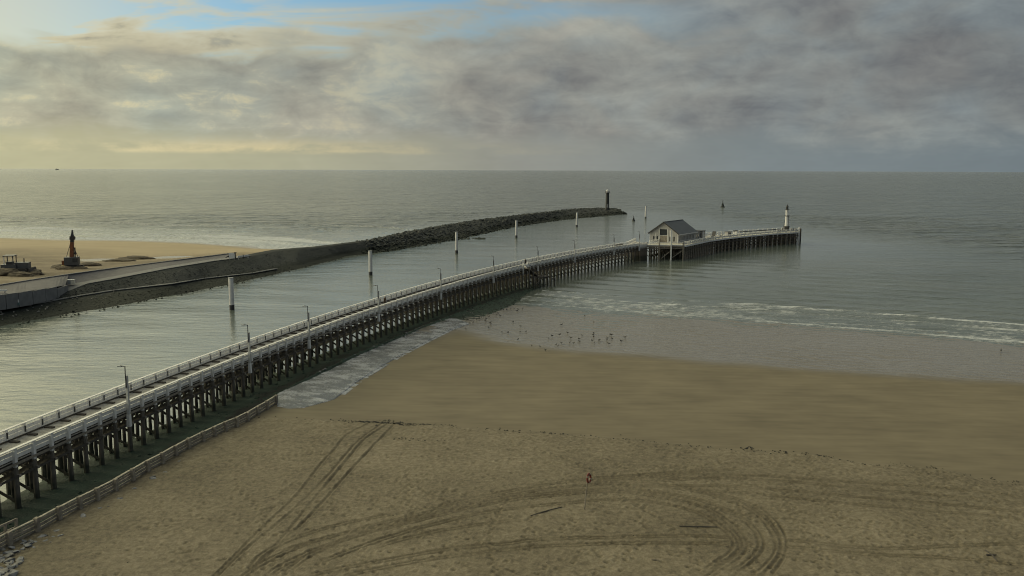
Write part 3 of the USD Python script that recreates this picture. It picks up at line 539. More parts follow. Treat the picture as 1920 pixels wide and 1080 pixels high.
rocks_mesh(pp[lowr], sz[lowr], 45).build('weedy_rock', GREENSTONE, dam, kind='stuff')
idx = np.flatnonzero(~lowr); idx = idx[np.argsort(np.linalg.norm(pp[idx], axis=1))]
for k in idx[:120]: rocks_mesh([pp[k]], sz[k], 2000 + int(k)).build('armour_rock', ARMOUR, dam)
rocks_mesh(pp[idx[120:]], sz[idx[120:]], 46).build('armour_rocks', ARMOUR, dam, kind='stuff')
pp = []
for k in range(6500):
    i = int(r.integers(0, 215)); j = int(r.choice([r.integers(0, 11), r.integers(12, 26)])); pp.append(M[j, i] + [r.normal(0, .5), r.normal(0, .5), -.04])
pp = np.array(pp); PITCH = stone_mat('dark_pitching_stone', (.022, .025, .025), (.036, .040, .039), (.066, .069, .065), .75)
rocks_mesh(pp[pp[:, 2] >= 1.7], r.uniform(.14, .30, (pp[:, 2] >= 1.7).sum()), 49, flat=.45).build('pitching_stone', PITCH, dam, kind='stuff')
rocks_mesh(pp[pp[:, 2] < 1.7], r.uniform(.14, .30, (pp[:, 2] < 1.7).sum()), 50, flat=.45).build('weedy_pitching_stone', GREENSTONE, dam, kind='stuff')
pp = [M[r.integers(0, 3), i] + [r.normal(0, .8), r.normal(0, .8), .3] for i in r.integers(0, 210, 160)]
rocks_mesh(pp, r.uniform(.15, .4, 160), 47).build('toe_rock', GREENSTONE, dam, kind='stuff')
pp = [M[r.integers(7, 12), i] + [r.normal(0, .8), r.normal(0, .8), .1] for i in r.integers(20, 95, 46)]
rocks_mesh(pp, r.uniform(.18, .42, 46), 48).build('pale_stone', PALESTONE, dam, kind='stuff')

# promenade and sea wall behind the breakwater
sel = (xs > 122) & (xs < 470)
walk_c = off(ed, 1.6, ze + .03)[sel]
obj('promenade', MB().sweep(walk_c, 3.3, .10).get(), PALE_CONCRETE, None, kind='structure', label='pale concrete walkway on top of the breakwater')
wall_px = [(-160, 557), (-60, 542), (0, 533.5), (66, 523), (133, 513), (222, 501), (320, 488.5), (400, 478.5), (436, 474)]
wxs = np.linspace(-158, 436, 90); wz = np.interp(wxs, [-160, 0, 133, 222, 320, 436], [5.7, 5.6, 5.2, 4.95, 5.2, 5.0])
wtop = np.array([W(x, np.interp(x, [q[0] for q in wall_px], [q[1] for q in wall_px]), z) for x, z in zip(wxs, wz)])
sw_ = thing('sea_wall', 'long grey sloping concrete sea wall with pale coping above the walkway', 'wall')
lt2 = lateral(wtop); prof = []
hi_px = [(-160, 573), (-60, 561), (0, 553.5), (22, 550), (50, 546), (78, 541.5), (106, 537.5), (124, 535)]
def wall_top(x): return W(x, np.interp(x, [q[0] for q in hi_px], [q[1] for q in hi_px]), np.interp(x, [-160, 50, 106, 130], [4.6, 4.6, 4.2, 3.6]))
inner = off(ed, 3.1, ze)
foot = np.array([wall_top(x) if x < 127 else inner[np.argmin(np.abs(xs - x))] for x in wxs])
top_ = wtop.copy(); top_[:, 2] = wz - .12; back_ = wtop.copy(); back_[:, :2] += lt2 * .5; back_[:, 2] = 2.0
prof = np.array([foot, top_, back_]); obj('wall_face', (prof.reshape(-1, 3), grid_faces(*prof.shape[:2])), WALK, sw_)
q = wtop.copy(); q[:, 2] -= .12; obj('coping', MB().sweep(q, .6, .16).get(), PALE_CONCRETE, sw_)
# block wall below the walkway
rw = thing('retaining_wall', 'low pale panelled retaining wall set below the grey sea wall', 'wall')
bx_ = [-160, -120, -80, -45, -15, 8, 32, 58, 82, 104, 124]
for k in range(len(bx_) - 1):
    a, b = wall_top(bx_[k]), wall_top(bx_[k + 1]); e_ = (b - a) / np.linalg.norm(b - a); zt = min(a[2], b[2]) + .05; nn_ = np.array([e_[1], -e_[0], 0]) * .2; a = a + nn_; b = b + nn_; a[2] = b[2] = (1.6 + zt) / 2
    obj('panel', MB().beam(a + e_ * .06, b - e_ * .06, .34, zt - 1.6).get(), PALE_CONCRETE, rw)
WHITE = simple('white_painted_metal', (.62, .62, .60), .5, .1, 2.0)
bl = thing('barrier_block', 'white concrete barrier block at the foot of the retaining wall', 'barrier', W(22, 567, 2.6) + [0, 0, 0], .25)
obj('block', MB().box(-1.4, -.35, 0, 1.4, .35, .55).get(), WHITE, bl); obj('kerb_foot', MB().box(-1.5, -.5, -.6, 1.5, .5, 0).get(), CONCRETE, bl)
p = W(2, 551, 4.6); bl = thing('traffic_barrier', 'long white barrier on the walkway beside the sea wall', 'barrier', p + [-1.2, 0, 0], .3)
obj('rail', MB().box(-2.2, -.1, .55, 2.2, .1, .85).get(), WHITE, bl)
for u in (-1.8, 1.8): obj('leg', MB().box(u - .08, -.12, -.2, u + .08, .12, .55).get(), GALV, bl)
p = W(134, 533, 3.4); cb = thing('white_cabinet', 'small cream utility cabinet on the breakwater walkway below the orange drilling rig', 'cabinet', p, .2)
obj('body', MB().box(-.7, -.4, 0, .7, .4, 1.05).get(), simple('cream_paint', (.55, .52, .42), .6, .1), cb); obj('lid', MB().box(-.78, -.48, 1.05, .78, .48, 1.15).get(), WHITE, cb); obj('door', MB().box(-.6, -.425, .1, -.05, -.4, .95).get(), GALV, cb)
p = W(436, 486, 4.5); sg = thing('notice_board', 'white notice panel on the walkway end beside a dark post', 'sign', p, .1)
obj('panel', MB().box(-.95, -.06, .25, .95, .06, 1.75).get(), WHITE, sg)
for u in (-.8, .8): obj('leg', MB().box(u - .06, -.05, -.2, u + .06, .05, .25).get(), GALV, sg)
p = W(441.5, 486, 4.5); bp = thing('dark_post', 'dark steel post standing next to the white notice panel', 'post', p)
obj('shaft', MB().cyl([0, 0, -.2], [0, 0, 1.9], .16, .14).get(), DARK_STEEL, bp); obj('head', MB().box(-.3, -.2, 1.75, .3, .2, 2.0).get(), DARK_STEEL, bp)
a, b = W(446, 484.5, 4.5), W(466, 482, 4.5); gt = thing('low_barrier', 'low white barrier closing the end of the walkway', 'barrier')
obj('beam', MB().beam(a + [0, 0, .5], b + [0, 0, .5], .15, .45).get(), WHITE, gt)
for t in (.05, .5, .95): q = a * (1 - t) + b * t; obj('leg', MB().box(q[0] - .12, q[1] - .12, q[2] - .3, q[0] + .12, q[1] + .12, q[2] + (.9 if t == .5 else .3)).get(), DARK_STEEL if t == .5 else GALV, gt)

# ------------------------------------------------------------------ sand beyond the breakwater
ctrl = [(a, b, .12) for a, b in west_line] + [(-300, 426, -1.), (0, 435, -1.), (250, 443, -1.), (500, 458, -1.), (560, 462, -.8)]
ctrl += [(-200, 470, 1.9), (0, 470, 1.9), (200, 472, 1.6), (350, 470, 1.0), (440, 469, .9), (-200, 500, 3.0), (0, 497, 3.0), (140, 495, 2.5), (250, 485, 1.8)]
ctrl += [(-260, 575, 4.5), (-160, 556, 4.4), (0, 532, 4.3), (133, 512, 3.8), (222, 500, 3.2), (320, 488, 2.3), (430, 474, 1.7), (475, 470, 1.2)]
_wp = np.array([W(*q) for q in ctrl]); _wr = RBFInterpolator(_wp[:, :2], _wp[:, 2], kernel='thin_plate_spline', smoothing=.5)
wa, wd_ = np.radians(np.linspace(-46, -11, 240)), np.linspace(150, 440, 260)
A_, D_ = np.meshgrid(wa, wd_); WX, WY = D_ * np.sin(A_), D_ * np.cos(A_); WZ = _wr(np.stack([WX.ravel(), WY.ravel()], 1)).reshape(WX.shape)
Lw = np.vstack([wtop[:, :2], M[31][(xs > 452) & (xs < 900), :2]]); land = Polygon([tuple(q) for q in Lw] + [tuple(Lw[-1] + [0, 700]), (-900, 1200), (-900, 60), tuple(Lw[0] + [-200, -80])]).buffer(0.6); shapely.prepare(land); side_in = shapely.contains_xy(land, WX, WY)
nb = fbm2(WX, WY, 18., 4, 51); hum = np.clip((WZ - 1.4) / 1.2, 0, 1)
WZ += hum * (.8 * nb + .5 * fbm2(WX, WY, 6., 4, 52)) + .05 * nb
def west_z(px, py):
    z = 3.0
    for _ in range(6): p = W(px, py, z); z = float(_wr(p[None, :2])[0])
    return W(px, py, z)
pool = np.zeros_like(WX)
for (px, py), (ra, rb) in zip([(183, 487), (200, 486), (303, 483), (330, 481), (170, 489)], [(6, 2.5), (5, 2), (6, 3), (5, 2.5), (3, 2)]):
    p = west_z(px, py); q = np.sqrt(((WX - p[0]) / ra) ** 2 + ((WY - p[1]) / rb) ** 2); m = np.clip(1.6 - q, 0, 1); pool = np.maximum(pool, m); WZ = WZ * (1 - m) + m * (p[2] - .05)
wetw = np.maximum(np.clip(1.3 - (WZ - .1) * 3.2, 0, 1), np.clip(pool * 1.8 - .4, 0, 1))
keep = side_in & (WZ > -.7)
v, f, aw, ad = drop_unused(np.stack([WX, WY, WZ], -1).reshape(-1, 3), grid_faces(*WX.shape, keep), wetw.ravel(), np.clip(hum * 1.5, 0, 1).ravel())
g = Graph(); pos = g('geometry'); wt, dr = g('attribute', attribute='wet'), g('attribute', attribute='dry'); n1 = g.noise(g.scaled(pos, .6, 1, 1), .12, 6.0, .62); n2 = g.noise(pos, 1.0, 6.0, .65)
c = g.mix(dr, g('rgb_ramp', ramp=[(.3, (.33, .265, .16)), (.7, (.39, .315, .195))], fac=n1), g('rgb_ramp', ramp=[(.3, (.105, .082, .052)), (.5, (.17, .135, .082)), (.7, (.30, .245, .155))], fac=g.m('add', g.m('multiply', n1, .65), g.m('multiply', n2, .35))))
c = g.mix(wt, c, (.12, .10, .075))
WSAND = g.done('worked_beach_sand', g('principled_bsdf', base_color=c, roughness=g.m('multiply_add', wt, -.76, .88), specular_ior_level=.3, normal=g('bump', height=n2, distance=g.m('multiply_add', wt, -.15, .16))))
wb = obj('west_beach', (v, f), WSAND, smooth=True, kind='structure', label='brown sand and mud flat beyond the breakwater'); primvar(wb, 'wet', aw); primvar(wb, 'dry', ad)

# ------------------------------------------------------------------ the jetty
pier = thing('jetty', 'long white railed timber jetty on rows of dark piles, curving out to sea', 'jetty')
BENT = 2.33; bents = np.arange(1.0, PIER_LEN - 1, BENT)
stair_s = float(_s[np.argmin(np.abs(_pts[:, 1] - 226))])
def ground(s): return float(np.interp(s, [0, 60, 150, 215], [.9, .45, .1, -.5]))
for s in bents:
    a = pier_heading(s); n, fr = pier_at(s, .12), pier_at(s, PIER_W - .12); gz = ground(s) - .9; j = rng.normal(0, .03, 4)
    for q in (n, fr):
        MB().cyl([q[0] + j[0], q[1] + j[1], gz], [q[0], q[1], 4.45], .27, .22, 8).build('pile', PILE, pier)
        MB().post(q[0], q[1], 4.15, RAILZ - .02, .30, a).build('rail_post', WHITE_PAINT, pier)
    for o_ in (.255, PIER_W - .255): q = pier_at(s, o_, 0); MB().post(q[0], q[1], DK + .28, DK + .88, .22, a, 1, .05).build('bolt_plate', DARK_STEEL, pier)
    q = pier_at(s, PIER_W * .5); MB().cyl([q[0], q[1], gz - .8], [q[0], q[1], 4.3], .19, .17, 6).build('centre_pile', PILE, pier)
    q, q2 = pier_at(s, PIER_W - .12, 1.0), pier_at(s + BENT, PIER_W - .12, 3.6); MB().beam(q, q2, .10, .24).build('long_brace', PILE, pier)
    MB().beam([*n[:2], 4.32], [*fr[:2], 4.32], .28, .30).build('cap_beam', DARK_WOOD, pier)
    dirn = (fr - n)[:2] / np.linalg.norm((fr - n)[:2]); o1 = np.array([-dirn[1], dirn[0]]) * .22
    zl = max(ground(s) + .35, .3)
    MB().beam([*(n[:2] + o1), 4.1], [*(fr[:2] + o1), zl + .4], .10, .24).build('brace', PILE, pier)
    MB().beam([*(n[:2] - o1), zl], [*(fr[:2] - o1), 3.4], .10, .24).build('brace', PILE, pier)
    b0, b1 = pier_at(s, -.32), pier_at(s, .9)
    MB().beam([*b0[:2], 3.72], [*b1[:2], 3.72], .24, .22).build('bearer_end', GREY_WOOD, pier)
S0, S1 = 0.2, PIER_LEN - .2
stair_gap = (stair_s - 1.0, stair_s + 1.6)
for o_, out in ((.0, -1), (PIER_W, 1)):
    spans = [(S0, stair_gap[0]), (stair_gap[1], S1)] if out < 0 else [(S0, S1)]
    for s0, s1 in spans:
        MB().sweep(pier_path(s0, s1, o_ + .10 * (-out), RAILZ), .34, .07).build('top_rail', WHITE_PAINT, pier)
        for z_, h_ in ((.16, .36), (.55, .36)): MB().sweep(pier_path(s0, s1, o_ + (.20 if out < 0 else -.20), DK + z_), .07, h_).build('rail_board', WHITE_PAINT, pier)
    MB().sweep(pier_path(S0, S1, o_ + .10 * out, DK - .30), .10, .20).build('fascia', GREY_WOOD, pier)
    MB().sweep(pier_path(S0, S1, o_ + (.35 if out < 0 else -.4), DK - .60), .25, .42).build('stringer', DARK_WOOD, pier)
    MB().sweep(pier_path(S0, S1, o_ + (.32 if out < 0 else -.32), DK + .035), .16, .12).build('kerb', DARK_WOOD, pier)
    MB().sweep(pier_path(S0, S1, o_ + .19 * out, 3.62), .10, .20).build('waler', DARK_WOOD, pier)
    if out > 0: MB().sweep(pier_path(S0, S1, o_ + .10 * out, 2.1), .12, .22).build('lower_waler', PILE, pier)
for o_ in (1.6, 3.3): MB().sweep(pier_path(S0, S1, o_, DK - .55), .22, .40).build('stringer', DARK_WOOD, pier)
b = MB()
for k, s in enumerate(np.arange(S0, S1, .235)):
    p, q = pier_at(s, .2), pier_at(s, PIER_W - .2); dz_ = rng.normal(0, .006); b.beam([p[0], p[1], DK - .03 + dz_], [q[0], q[1], DK - .03 + dz_], .215, .07)
b.build('deck_planks', DECK, pier, kind='stuff')
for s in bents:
    p, q = pier_at(s, PIER_W - .55, DK + .08), pier_at(s, PIER_W - 1.45, DK + .08); MB().beam(p, q, .40, .14).build('deck_cleat', DARK_WOOD, pier)  # dark blocks laid across the deck at each channel-side rail post

# lamp posts along its beach-side edge
lamps = [(239, 782), (430, 683), (569, 640), (709, 592), (819, 552), (912, 522), (991, 500), (1065, 485), (1135, 471), (1207, 459)]
words_ = ['first', 'second', 'third', 'fourth', 'fifth', 'sixth', 'seventh', 'eighth', 'ninth', 'last']
GREY_POST = simple('pale_grey_post_paint', (.40, .405, .39), .6, .15, 2.0)
for k, q in enumerate(lamps):
    w = W(*q, 4.6); s = float(_s[np.argmin(np.linalg.norm(_pts - w[:2], axis=1))]); s = min(s, PIER_LEN - 1); p = pier_at(s, -.42)
    t = thing('lamp_post', f'pale grey lamp post with a small arm, {words_[k]} along the jetty counted from the shore', 'lamp post', (p[0], p[1], 0), pier_heading(s), 'lamp posts along the jetty')
    MB().post(0, 0, 3.75, 9.0, .27, 0, .75).build('pole', GREY_POST, t)
    MB().post(0, 0, 3.6, 4.9, .38, 0, .85).build('base_casing', WHITE_PAINT, t)
    MB().cyl([-.17, .02, 7.7], [-.17, .02, 10.0], .055, .05, 8).build('mast_tube', DARK_STEEL, t)
    MB().beam([-.17, .02, 9.95], [-.17, .55, 10.02], .06, .06).build('arm', DARK_STEEL, t)
    MB().box(-.26, .4, 9.90, -.08, .85, 10.0).build('lamp_head', GALV, t)

# stairway and boat landing on the beach side
st = thing('boat_landing', 'dark timber landing stage with stairs down from the jetty on two standing posts', 'landing stage')
sa = stair_s; H1 = lambda s, o_, z: pier_at(s, o_, z)
for ds, oo, zt in ((-.8, -1.7, 5.6), (1.6, -1.7, 4.2), (4.2, -1.9, 3.4), (-.8, -3.3, 3.2), (1.8, -3.4, 3.2), (4.4, -3.5, 3.0), (6.6, -3.7, 3.2), (7.8, -5.2, 2.2), (5.8, -5.0, 2.2)):
    q = H1(sa + ds, oo, 0); MB().cyl([q[0], q[1], -1.5], [q[0], q[1], zt], .19, .17, 8).build('pile', PILE, st)
MB().beam(H1(sa - .4, -.9, 5.0), H1(sa + 4.6, -1.1, 2.6), 1.3, .16).build('stair_flight', DARK_WOOD, st)
for k in range(9):
    u = k / 8; q0, q1 = H1(sa - .2 + 4.6 * u, -.35, 5.05 - 2.3 * u), H1(sa - .2 + 4.6 * u, -1.6, 5.05 - 2.3 * u); MB().beam(q0, q1, .30, .06).build('step', GREY_WOOD, st)
for oo in (-.35, -1.6): MB().beam(H1(sa - .4, oo, 6.0), H1(sa + 4.6, oo, 3.6), .08, .14).build('handrail', DARK_WOOD, st)
MB().beam(H1(sa + 3.2, -2.2, 2.45), H1(sa + 7.8, -2.9, 2.45), 2.6, .18).build('platform', DARK_WOOD, st)
MB().beam(H1(sa - .8, -1.7, 3.0), H1(sa + 6.6, -3.7, 2.2), .2, .3).build('waler', DARK_WOOD, st)
MB().beam(H1(sa - .8, -3.3, .8), H1(sa + 4.4, -3.5, 2.8), .14, .26).build('brace', DARK_WOOD, st)
MB().beam(H1(sa + 5.8, -5.0, 1.9), H1(sa + 7.8, -5.2, 1.9), .25, .3).build('waler', DARK_WOOD, st)
# weathered rubbing boards beside the stair hatch
for u in (-1.0, 1.6): q = H1(sa + u, -.1, 0); MB().post(q[0], q[1], 3.4, 6.5, .30, pier_heading(sa)).build('gate_post', WHITE_PAINT, st)
MB().beam(H1(sa - 1.2, -.4, 6.2), H1(sa + .9, -1.0, 5.3), .12, .3).build('hand_board', WHITE_PAINT, st)

# ------------------------------------------------------------------ the wide head of the jetty
head = thing('end_platform', 'wider white edged end platform of the jetty carrying the house and light tower', 'jetty')
hn = resample(np.column_stack([head_near[1:], np.full(len(head_near) - 1, 0.)]), 120); hs = arclen(hn); HL = hs[-1]
HLAT = lateral(hn); HWID = np.interp(hs, [0, 20, 45, HL], [12.5, 11.5, 10.5, 9.0])
def head_at(s, o_, z): return np.array([np.interp(s, hs, hn[:, 0]) + o_ * np.interp(s, hs, HLAT[:, 0]), np.interp(s, hs, hn[:, 1]) + o_ * np.interp(s, hs, HLAT[:, 1]), z])
def head_far(s): return float(np.interp(s, hs, HWID))
def head_path(s0, s1, o_, z, step=2.0): return np.array([head_at(s, o_(s) if callable(o_) else o_, z) for s in np.arange(s0, s1 + .01, step)])
hb_ = list(np.arange(.2, 34, 1.9)) + list(np.arange(35.4, HL - .2, 2.95))
for k, s in enumerate(hb_):
    a = math.atan2(*(HLAT[np.argmin(np.abs(hs - s))] * [-1, 1]))
    for o_ in (.1, head_far(s) - .1):
        q = head_at(s, o_, 0); MB().cyl([q[0], q[1], -1.5], [q[0], q[1], 4.5], .25, .23, 8).build('pile', GREY_WOOD if o_ < 1 else PILE, head)
        MB().post(q[0], q[1], 3.7, RAILZ, .30, a).build('rail_post', WHITE_PAINT, head)
    p, q = head_at(s, .1, 4.3), head_at(s, head_far(s) - .1, 4.3); MB().beam(p, q, .3, .32).build('cap_beam', DARK_WOOD, head)
    for u in (.12, .3, .4, .62, .74, .88): m = head_at(s + (.4 if u < .5 else 1.1), head_far(s) * u, 0); MB().cyl([m[0], m[1], -1.5], [m[0], m[1], 4.4], .22, .2, 6).build('inner_pile', PILE, head)
    m = head_at(s, head_far(s) * .5, 0); MB().cyl([m[0], m[1], -1.5], [m[0], m[1], 4.2], .2, .18, 6).build('pile', PILE, head)
    p, q = head_at(s + .2, .1, 3.6), head_at(s + .2, head_far(s) * .5, .4); MB().beam(p, q, .14, .24).build('brace', PILE, head)
    p, q = head_at(s + .2, head_far(s) * .5, 3.6), head_at(s + .2, head_far(s), .4); MB().beam(p, q, .14, .24).build('brace', PILE, head)
for o_, sg_ in ((0.0, 1), (head_far, -1)):
    f_ = (lambda d_: (lambda s: (o_(s) if callable(o_) else o_) + d_))
    MB().sweep(head_path(0, HL, f_(.08 * sg_), RAILZ), .36, .08).build('top_rail', WHITE_PAINT, head)
    MB().sweep(head_path(0, HL, f_(.30 * sg_), DK + .30), .07, .48).build('rail_board', WHITE_PAINT, head)
    MB().sweep(head_path(0, HL, f_(-.17 * sg_), DK - .55), .10, .45).build('fascia', WHITE_PAINT, head)
    for zz in (3.4, 2.2, .9): MB().sweep(head_path(0, HL, f_(-.18 * sg_ if zz > 3 else .42 * sg_), zz), .14, .34).build('waler', DARK_WOOD, head)
# deck and the house platform that joins it to the walkway
wa_, wb2 = pier_at(PIER_LEN - .2, 0, 0), pier_at(PIER_LEN - .2, PIER_W, 0)
plat = [head_near[0], head_near[1]] + [head_at(s, 0, 0)[:2] for s in np.arange(2, HL, 3)] + [head_at(HL, 0, 0)[:2], head_at(HL, head_far(HL), 0)[:2]] + [head_at(s, head_far(s), 0)[:2] for s in np.arange(HL - 2, 3, -3)] + [head_at(0, 12.5, 0)[:2], (44.0, 315.5), (40.5, 309.0), wb2[:2], wa_[:2]]
pg = Polygon(plat).buffer(0); pg = pg if pg.geom_type == 'Polygon' else max(pg.geoms, key=lambda q: q.area)
dk = trimesh.creation.extrude_polygon(pg, .16, engine='earcut'); dk.apply_translation([0, 0, DK - .17]); obj('deck', dk, DECK, head)
A0, A1 = np.array([*wa_[:2], 0]), np.array([*head_near[0], 0]); A2 = np.array([*head_near[1], 0]); A1b = A0 * .15 + A1 * .85
for a, b in ((A0, A1), (A1, A2)):
    MB().beam(a + [0, 0, RAILZ], b + [0, 0, RAILZ], .36, .10).build('top_rail', WHITE_PAINT, head)
    MB().beam(a + [0, 0, DK + .1], b + [0, 0, DK + .1], .10, .22).build('rail_board', WHITE_PAINT, head)
    MB().beam(a + [0, -.12, DK - .42], b + [0, -.12, DK - .42], .12, .46).build('fascia', GREY_WOOD, head)
    MB().beam(a + [0, .2, DK - 1.05], b + [0, .2, DK - 1.05], .2, .3).build('waler', GREY_WOOD, head)
for u in np.linspace(.12, .95, 7):
    q = A0 * (1 - u) + A1 * u; MB().cyl([q[0], q[1], -1.5], [q[0], q[1], 4.5], .2, .18, 7).build('pile', PILE, head); MB().post(q[0], q[1], 4.15, RAILZ, .3, .9).build('rail_post', WHITE_PAINT, head)
    for k in (1.8, 3.6): MB().cyl([q[0] - k * .75, q[1] + k * .66, -1.5], [q[0] - k * .75, q[1] + k * .66, 4.6], .2, .18, 6).build('pile', PILE, head)
MB().beam(A0 + [0, 0, 3.6], A1 + [0, 0, 3.6], .14, .3).build('waler', DARK_WOOD, head); MB().beam(A0 + [0, .1, DK + .3], A1 + [0, .1, DK + .3], .08, .5).build('rail_board', WHITE_PAINT, head)
for t, wide in ((.0, .3), (.33, .34), (.66, .34), (.97, .34)):
    q = A1 * (1 - t) + A2 * t; MB().post(q[0], q[1] - .1, -1.5, RAILZ, wide, 0).build('platform_pile', GREY_WOOD, head)
MB().post(W(1244.5, 470, 2)[0], A1[1] * .5 + A2[1] * .5 - .5, -1.5, 10.3, .46).build('mooring_pile', WHITE_PAINT, head)
for (t0, z0), (t1, z1_) in (((.0, 3.4), (.33, .6)), ((.40, .6), (.64, 3.2)), ((.66, .6), (.97, 3.4)), ((-.15, 3.3), (.1, .9))):
    MB().beam(A1 * (1 - t0) + A2 * t0 + [0, .15, z0], A1 * (1 - t1) + A2 * t1 + [0, .15, z1_], .14, .26).build('brace', GREY_WOOD, head)
for dy_ in (4, 9, 14):
    for t in (.05, .3, .55, .8): q = A1 * (1 - t) + A2 * t; MB().cyl([q[0] + dy_ * .35, q[1] + dy_, -1.5], [q[0] + dy_ * .35, q[1] + dy_, 4.8], .2, .18, 6).build('platform_pile', PILE, head)
for k in range(9):
    u = k / 8; q = np.array([44.0, 315.5]) * (1 - u) + wb2[:2] * u; MB().post(q[0], q[1], 3.8, RAILZ, .26).build('rail_post', WHITE_PAINT, head); MB().cyl([q[0], q[1], -1.5], [q[0], q[1], 4.7], .2, .18, 6).build('pile', PILE, head)
q0, q1 = np.array([44.0, 315.5, RAILZ]), np.array([*wb2[:2], RAILZ]); MB().beam(q0, q1, .34, .09).build('top_rail', WHITE_PAINT, head); MB().beam(q0 - [0, 0, .6], q1 - [0, 0, .6], .08, .4).build('rail_board', WHITE_PAINT, head)
# end fenders
e0, e1 = head_at(HL, 0, 0), head_at(HL, head_far(HL), 0)
for t in np.linspace(0, 1, 5):
    q = e0 * (1 - t) + e1 * t; MB().post(q[0] + .3, q[1] - .2, -1.5, 6.4 - .5 * t, .42, .6).build('fender_pile', PILE, head)
MB().beam(e0 + [0, 0, RAILZ], e1 + [0, 0, RAILZ], .36, .09).build('top_rail', WHITE_PAINT, head)
MB().beam(e0 + [0, 0, DK - .4], e1 + [0, 0, DK - .4], .12, .46).build('fascia', WHITE_PAINT, head)
q = head_at(HL - .9, -.35, 0); MB().post(q[0], q[1], -.4, 7.0, .40, .6).build('ladder_board', WHITE_PAINT, head)
for z in np.arange(.3, 4.8, .55): MB().beam(q + [-.22, -.25, z], q + [.22, -.25, z], .07, .07).build('ladder_rung', GALV, head)

# ------------------------------------------------------------------ the house on the jetty head
CLAD = simple('pale_timber_cladding', (.36, .355, .34), .7, .16, 1.2, .01, 10); SLATE = simple('dark_slate_roof', (.055, .062, .070), .55, .22, .8, .02, 9)
PANE = simple('dark_window_glass', (.03, .034, .038), .12, .1, 1.0, spec=.6); DOORM = simple('dark_brown_doors', (.05, .042, .036), .5, .2, 2.0)
hd = math.radians(33); ax, sd = np.array([math.sin(hd), math.cos(hd)]), np.array([math.cos(hd), -math.sin(hd)])   # along the ridge, across the front
HO = np.array([48.6, 312.6]); HWd, HLn, EZ, RZ = 10.6, 16.5, 8.35, 12.05
ho = thing('pier_house', 'pale boarded house with steep dark slate roof and gable front on the jetty head', 'house', (HO[0], HO[1], 0), -hd)
# local frame: x across the front, y along the ridge
def wallmesh(poly2, fn, th):
    m = trimesh.creation.extrude_polygon(Polygon(poly2), th, engine='earcut'); v = np.array(m.vertices); return np.array([fn(a, b, c) for a, b, c in v]), m.faces
door_op = (3.7, 5.0, 6.7, 9.9); 
gab = Polygon([(0, DK), (HWd, DK), (HWd, EZ), (HWd / 2, RZ), (0, EZ)]).difference(shapely.box(3.7, 5.02, 6.5, 9.7)).difference(shapely.box(1.2, 5.6, 3.1, 7.2)).difference(shapely.box(7.3, 5.6, 9.4, 7.2))
m = trimesh.creation.extrude_polygon(gab, .22, engine='earcut'); v = np.array(m.vertices); obj('front_wall', (np.stack([v[:, 0], v[:, 2], v[:, 1]], 1), m.faces[:, ::-1]), CLAD, ho)
m = trimesh.creation.extrude_polygon(Polygon([(0, DK), (HWd, DK), (HWd, EZ), (HWd / 2, RZ), (0, EZ)]), .22, engine='earcut'); v = np.array(m.vertices); obj('back_wall', (np.stack([v[:, 0], v[:, 2] + HLn - .22, v[:, 1]], 1), m.faces[:, ::-1]), CLAD, ho)
sidew = shapely.box(.22, DK, HLn - .22, EZ)
wins = [(u, 5.75, u + 1.0, 7.25) for u in np.arange(.9, HLn - 1.6, 1.42)]
for q in wins: sidew = sidew.difference(shapely.box(*q))
m = trimesh.creation.extrude_polygon(sidew, .2, engine='earcut'); v = np.array(m.vertices)
obj('side_wall', (np.stack([HWd - .2 + v[:, 2], v[:, 0], v[:, 1]], 1), m.faces), CLAD, ho)
obj('side_wall', MB().box(0, .22, DK, .2, HLn - .22, EZ).get(), CLAD, ho)
for (a, z0, b_, z1_) in wins:
    w_ = obj('window', MB().box(HWd - .14, a, z0, HWd - .10, b_, z1_).get(), PANE, ho)
    MB().box(HWd - .12, (a + b_) / 2 - .04, z0, HWd - .04, (a + b_) / 2 + .04, z1_).build('mullion', WHITE_PAINT, w_)
    MB().box(HWd, a - .12, z0 - .1, HWd + .08, b_ + .12, z0).build('sill', WHITE_PAINT, w_)
for x0, x1 in ((1.2, 3.1), (7.3, 9.4)):
    w_ = obj('window', MB().box(x0, .10, 5.6, x1, .14, 7.2).get(), PANE, ho)
    for u in (1 / 3, 2 / 3): MB().box(x0 + (x1 - x0) * u - .05, .03, 5.6, x0 + (x1 - x0) * u + .05, .10, 7.2).build('mullion', WHITE_PAINT, w_)
MB().box(3.7, .12, 7.6, 6.5, .16, 9.7).build('loft_opening', PANE, ho); MB().box(3.7, .10, 5.02, 6.5, .16, 7.5).build('door', GREY_WOOD, ho)
MB().box(3.7, .05, 7.5, 6.5, .2, 7.62).build('door_lintel', WHITE_PAINT, ho)
for x in (3.45, 6.55): MB().box(x, -.06, DK, x + .2, -.003, 9.9).build('door_frame', WHITE_PAINT, ho)
for x in (-.06, 2.1, 8.3, HWd - .2): MB().box(x, -.05, DK, x + .22, -.004, EZ - .05).build('corner_board', WHITE_PAINT, ho)
for k in range(14):
    z = DK + .25 + k * .5
    hw_ = HWd / 2 if z < EZ else HWd / 2 * (RZ - z) / (RZ - EZ)
    if hw_ < .6: break
    for x0, x1 in ((HWd / 2 - hw_, 3.4), (6.8, HWd / 2 + hw_)):
        if x1 - x0 > .5 and z > 7.3: MB().box(x0 + .1, -.022, z, x1 - .1, -.002, z + .045).build('clapboard', CLAD, ho)
sl = (RZ - EZ) / (HWd / 2); ov = .55
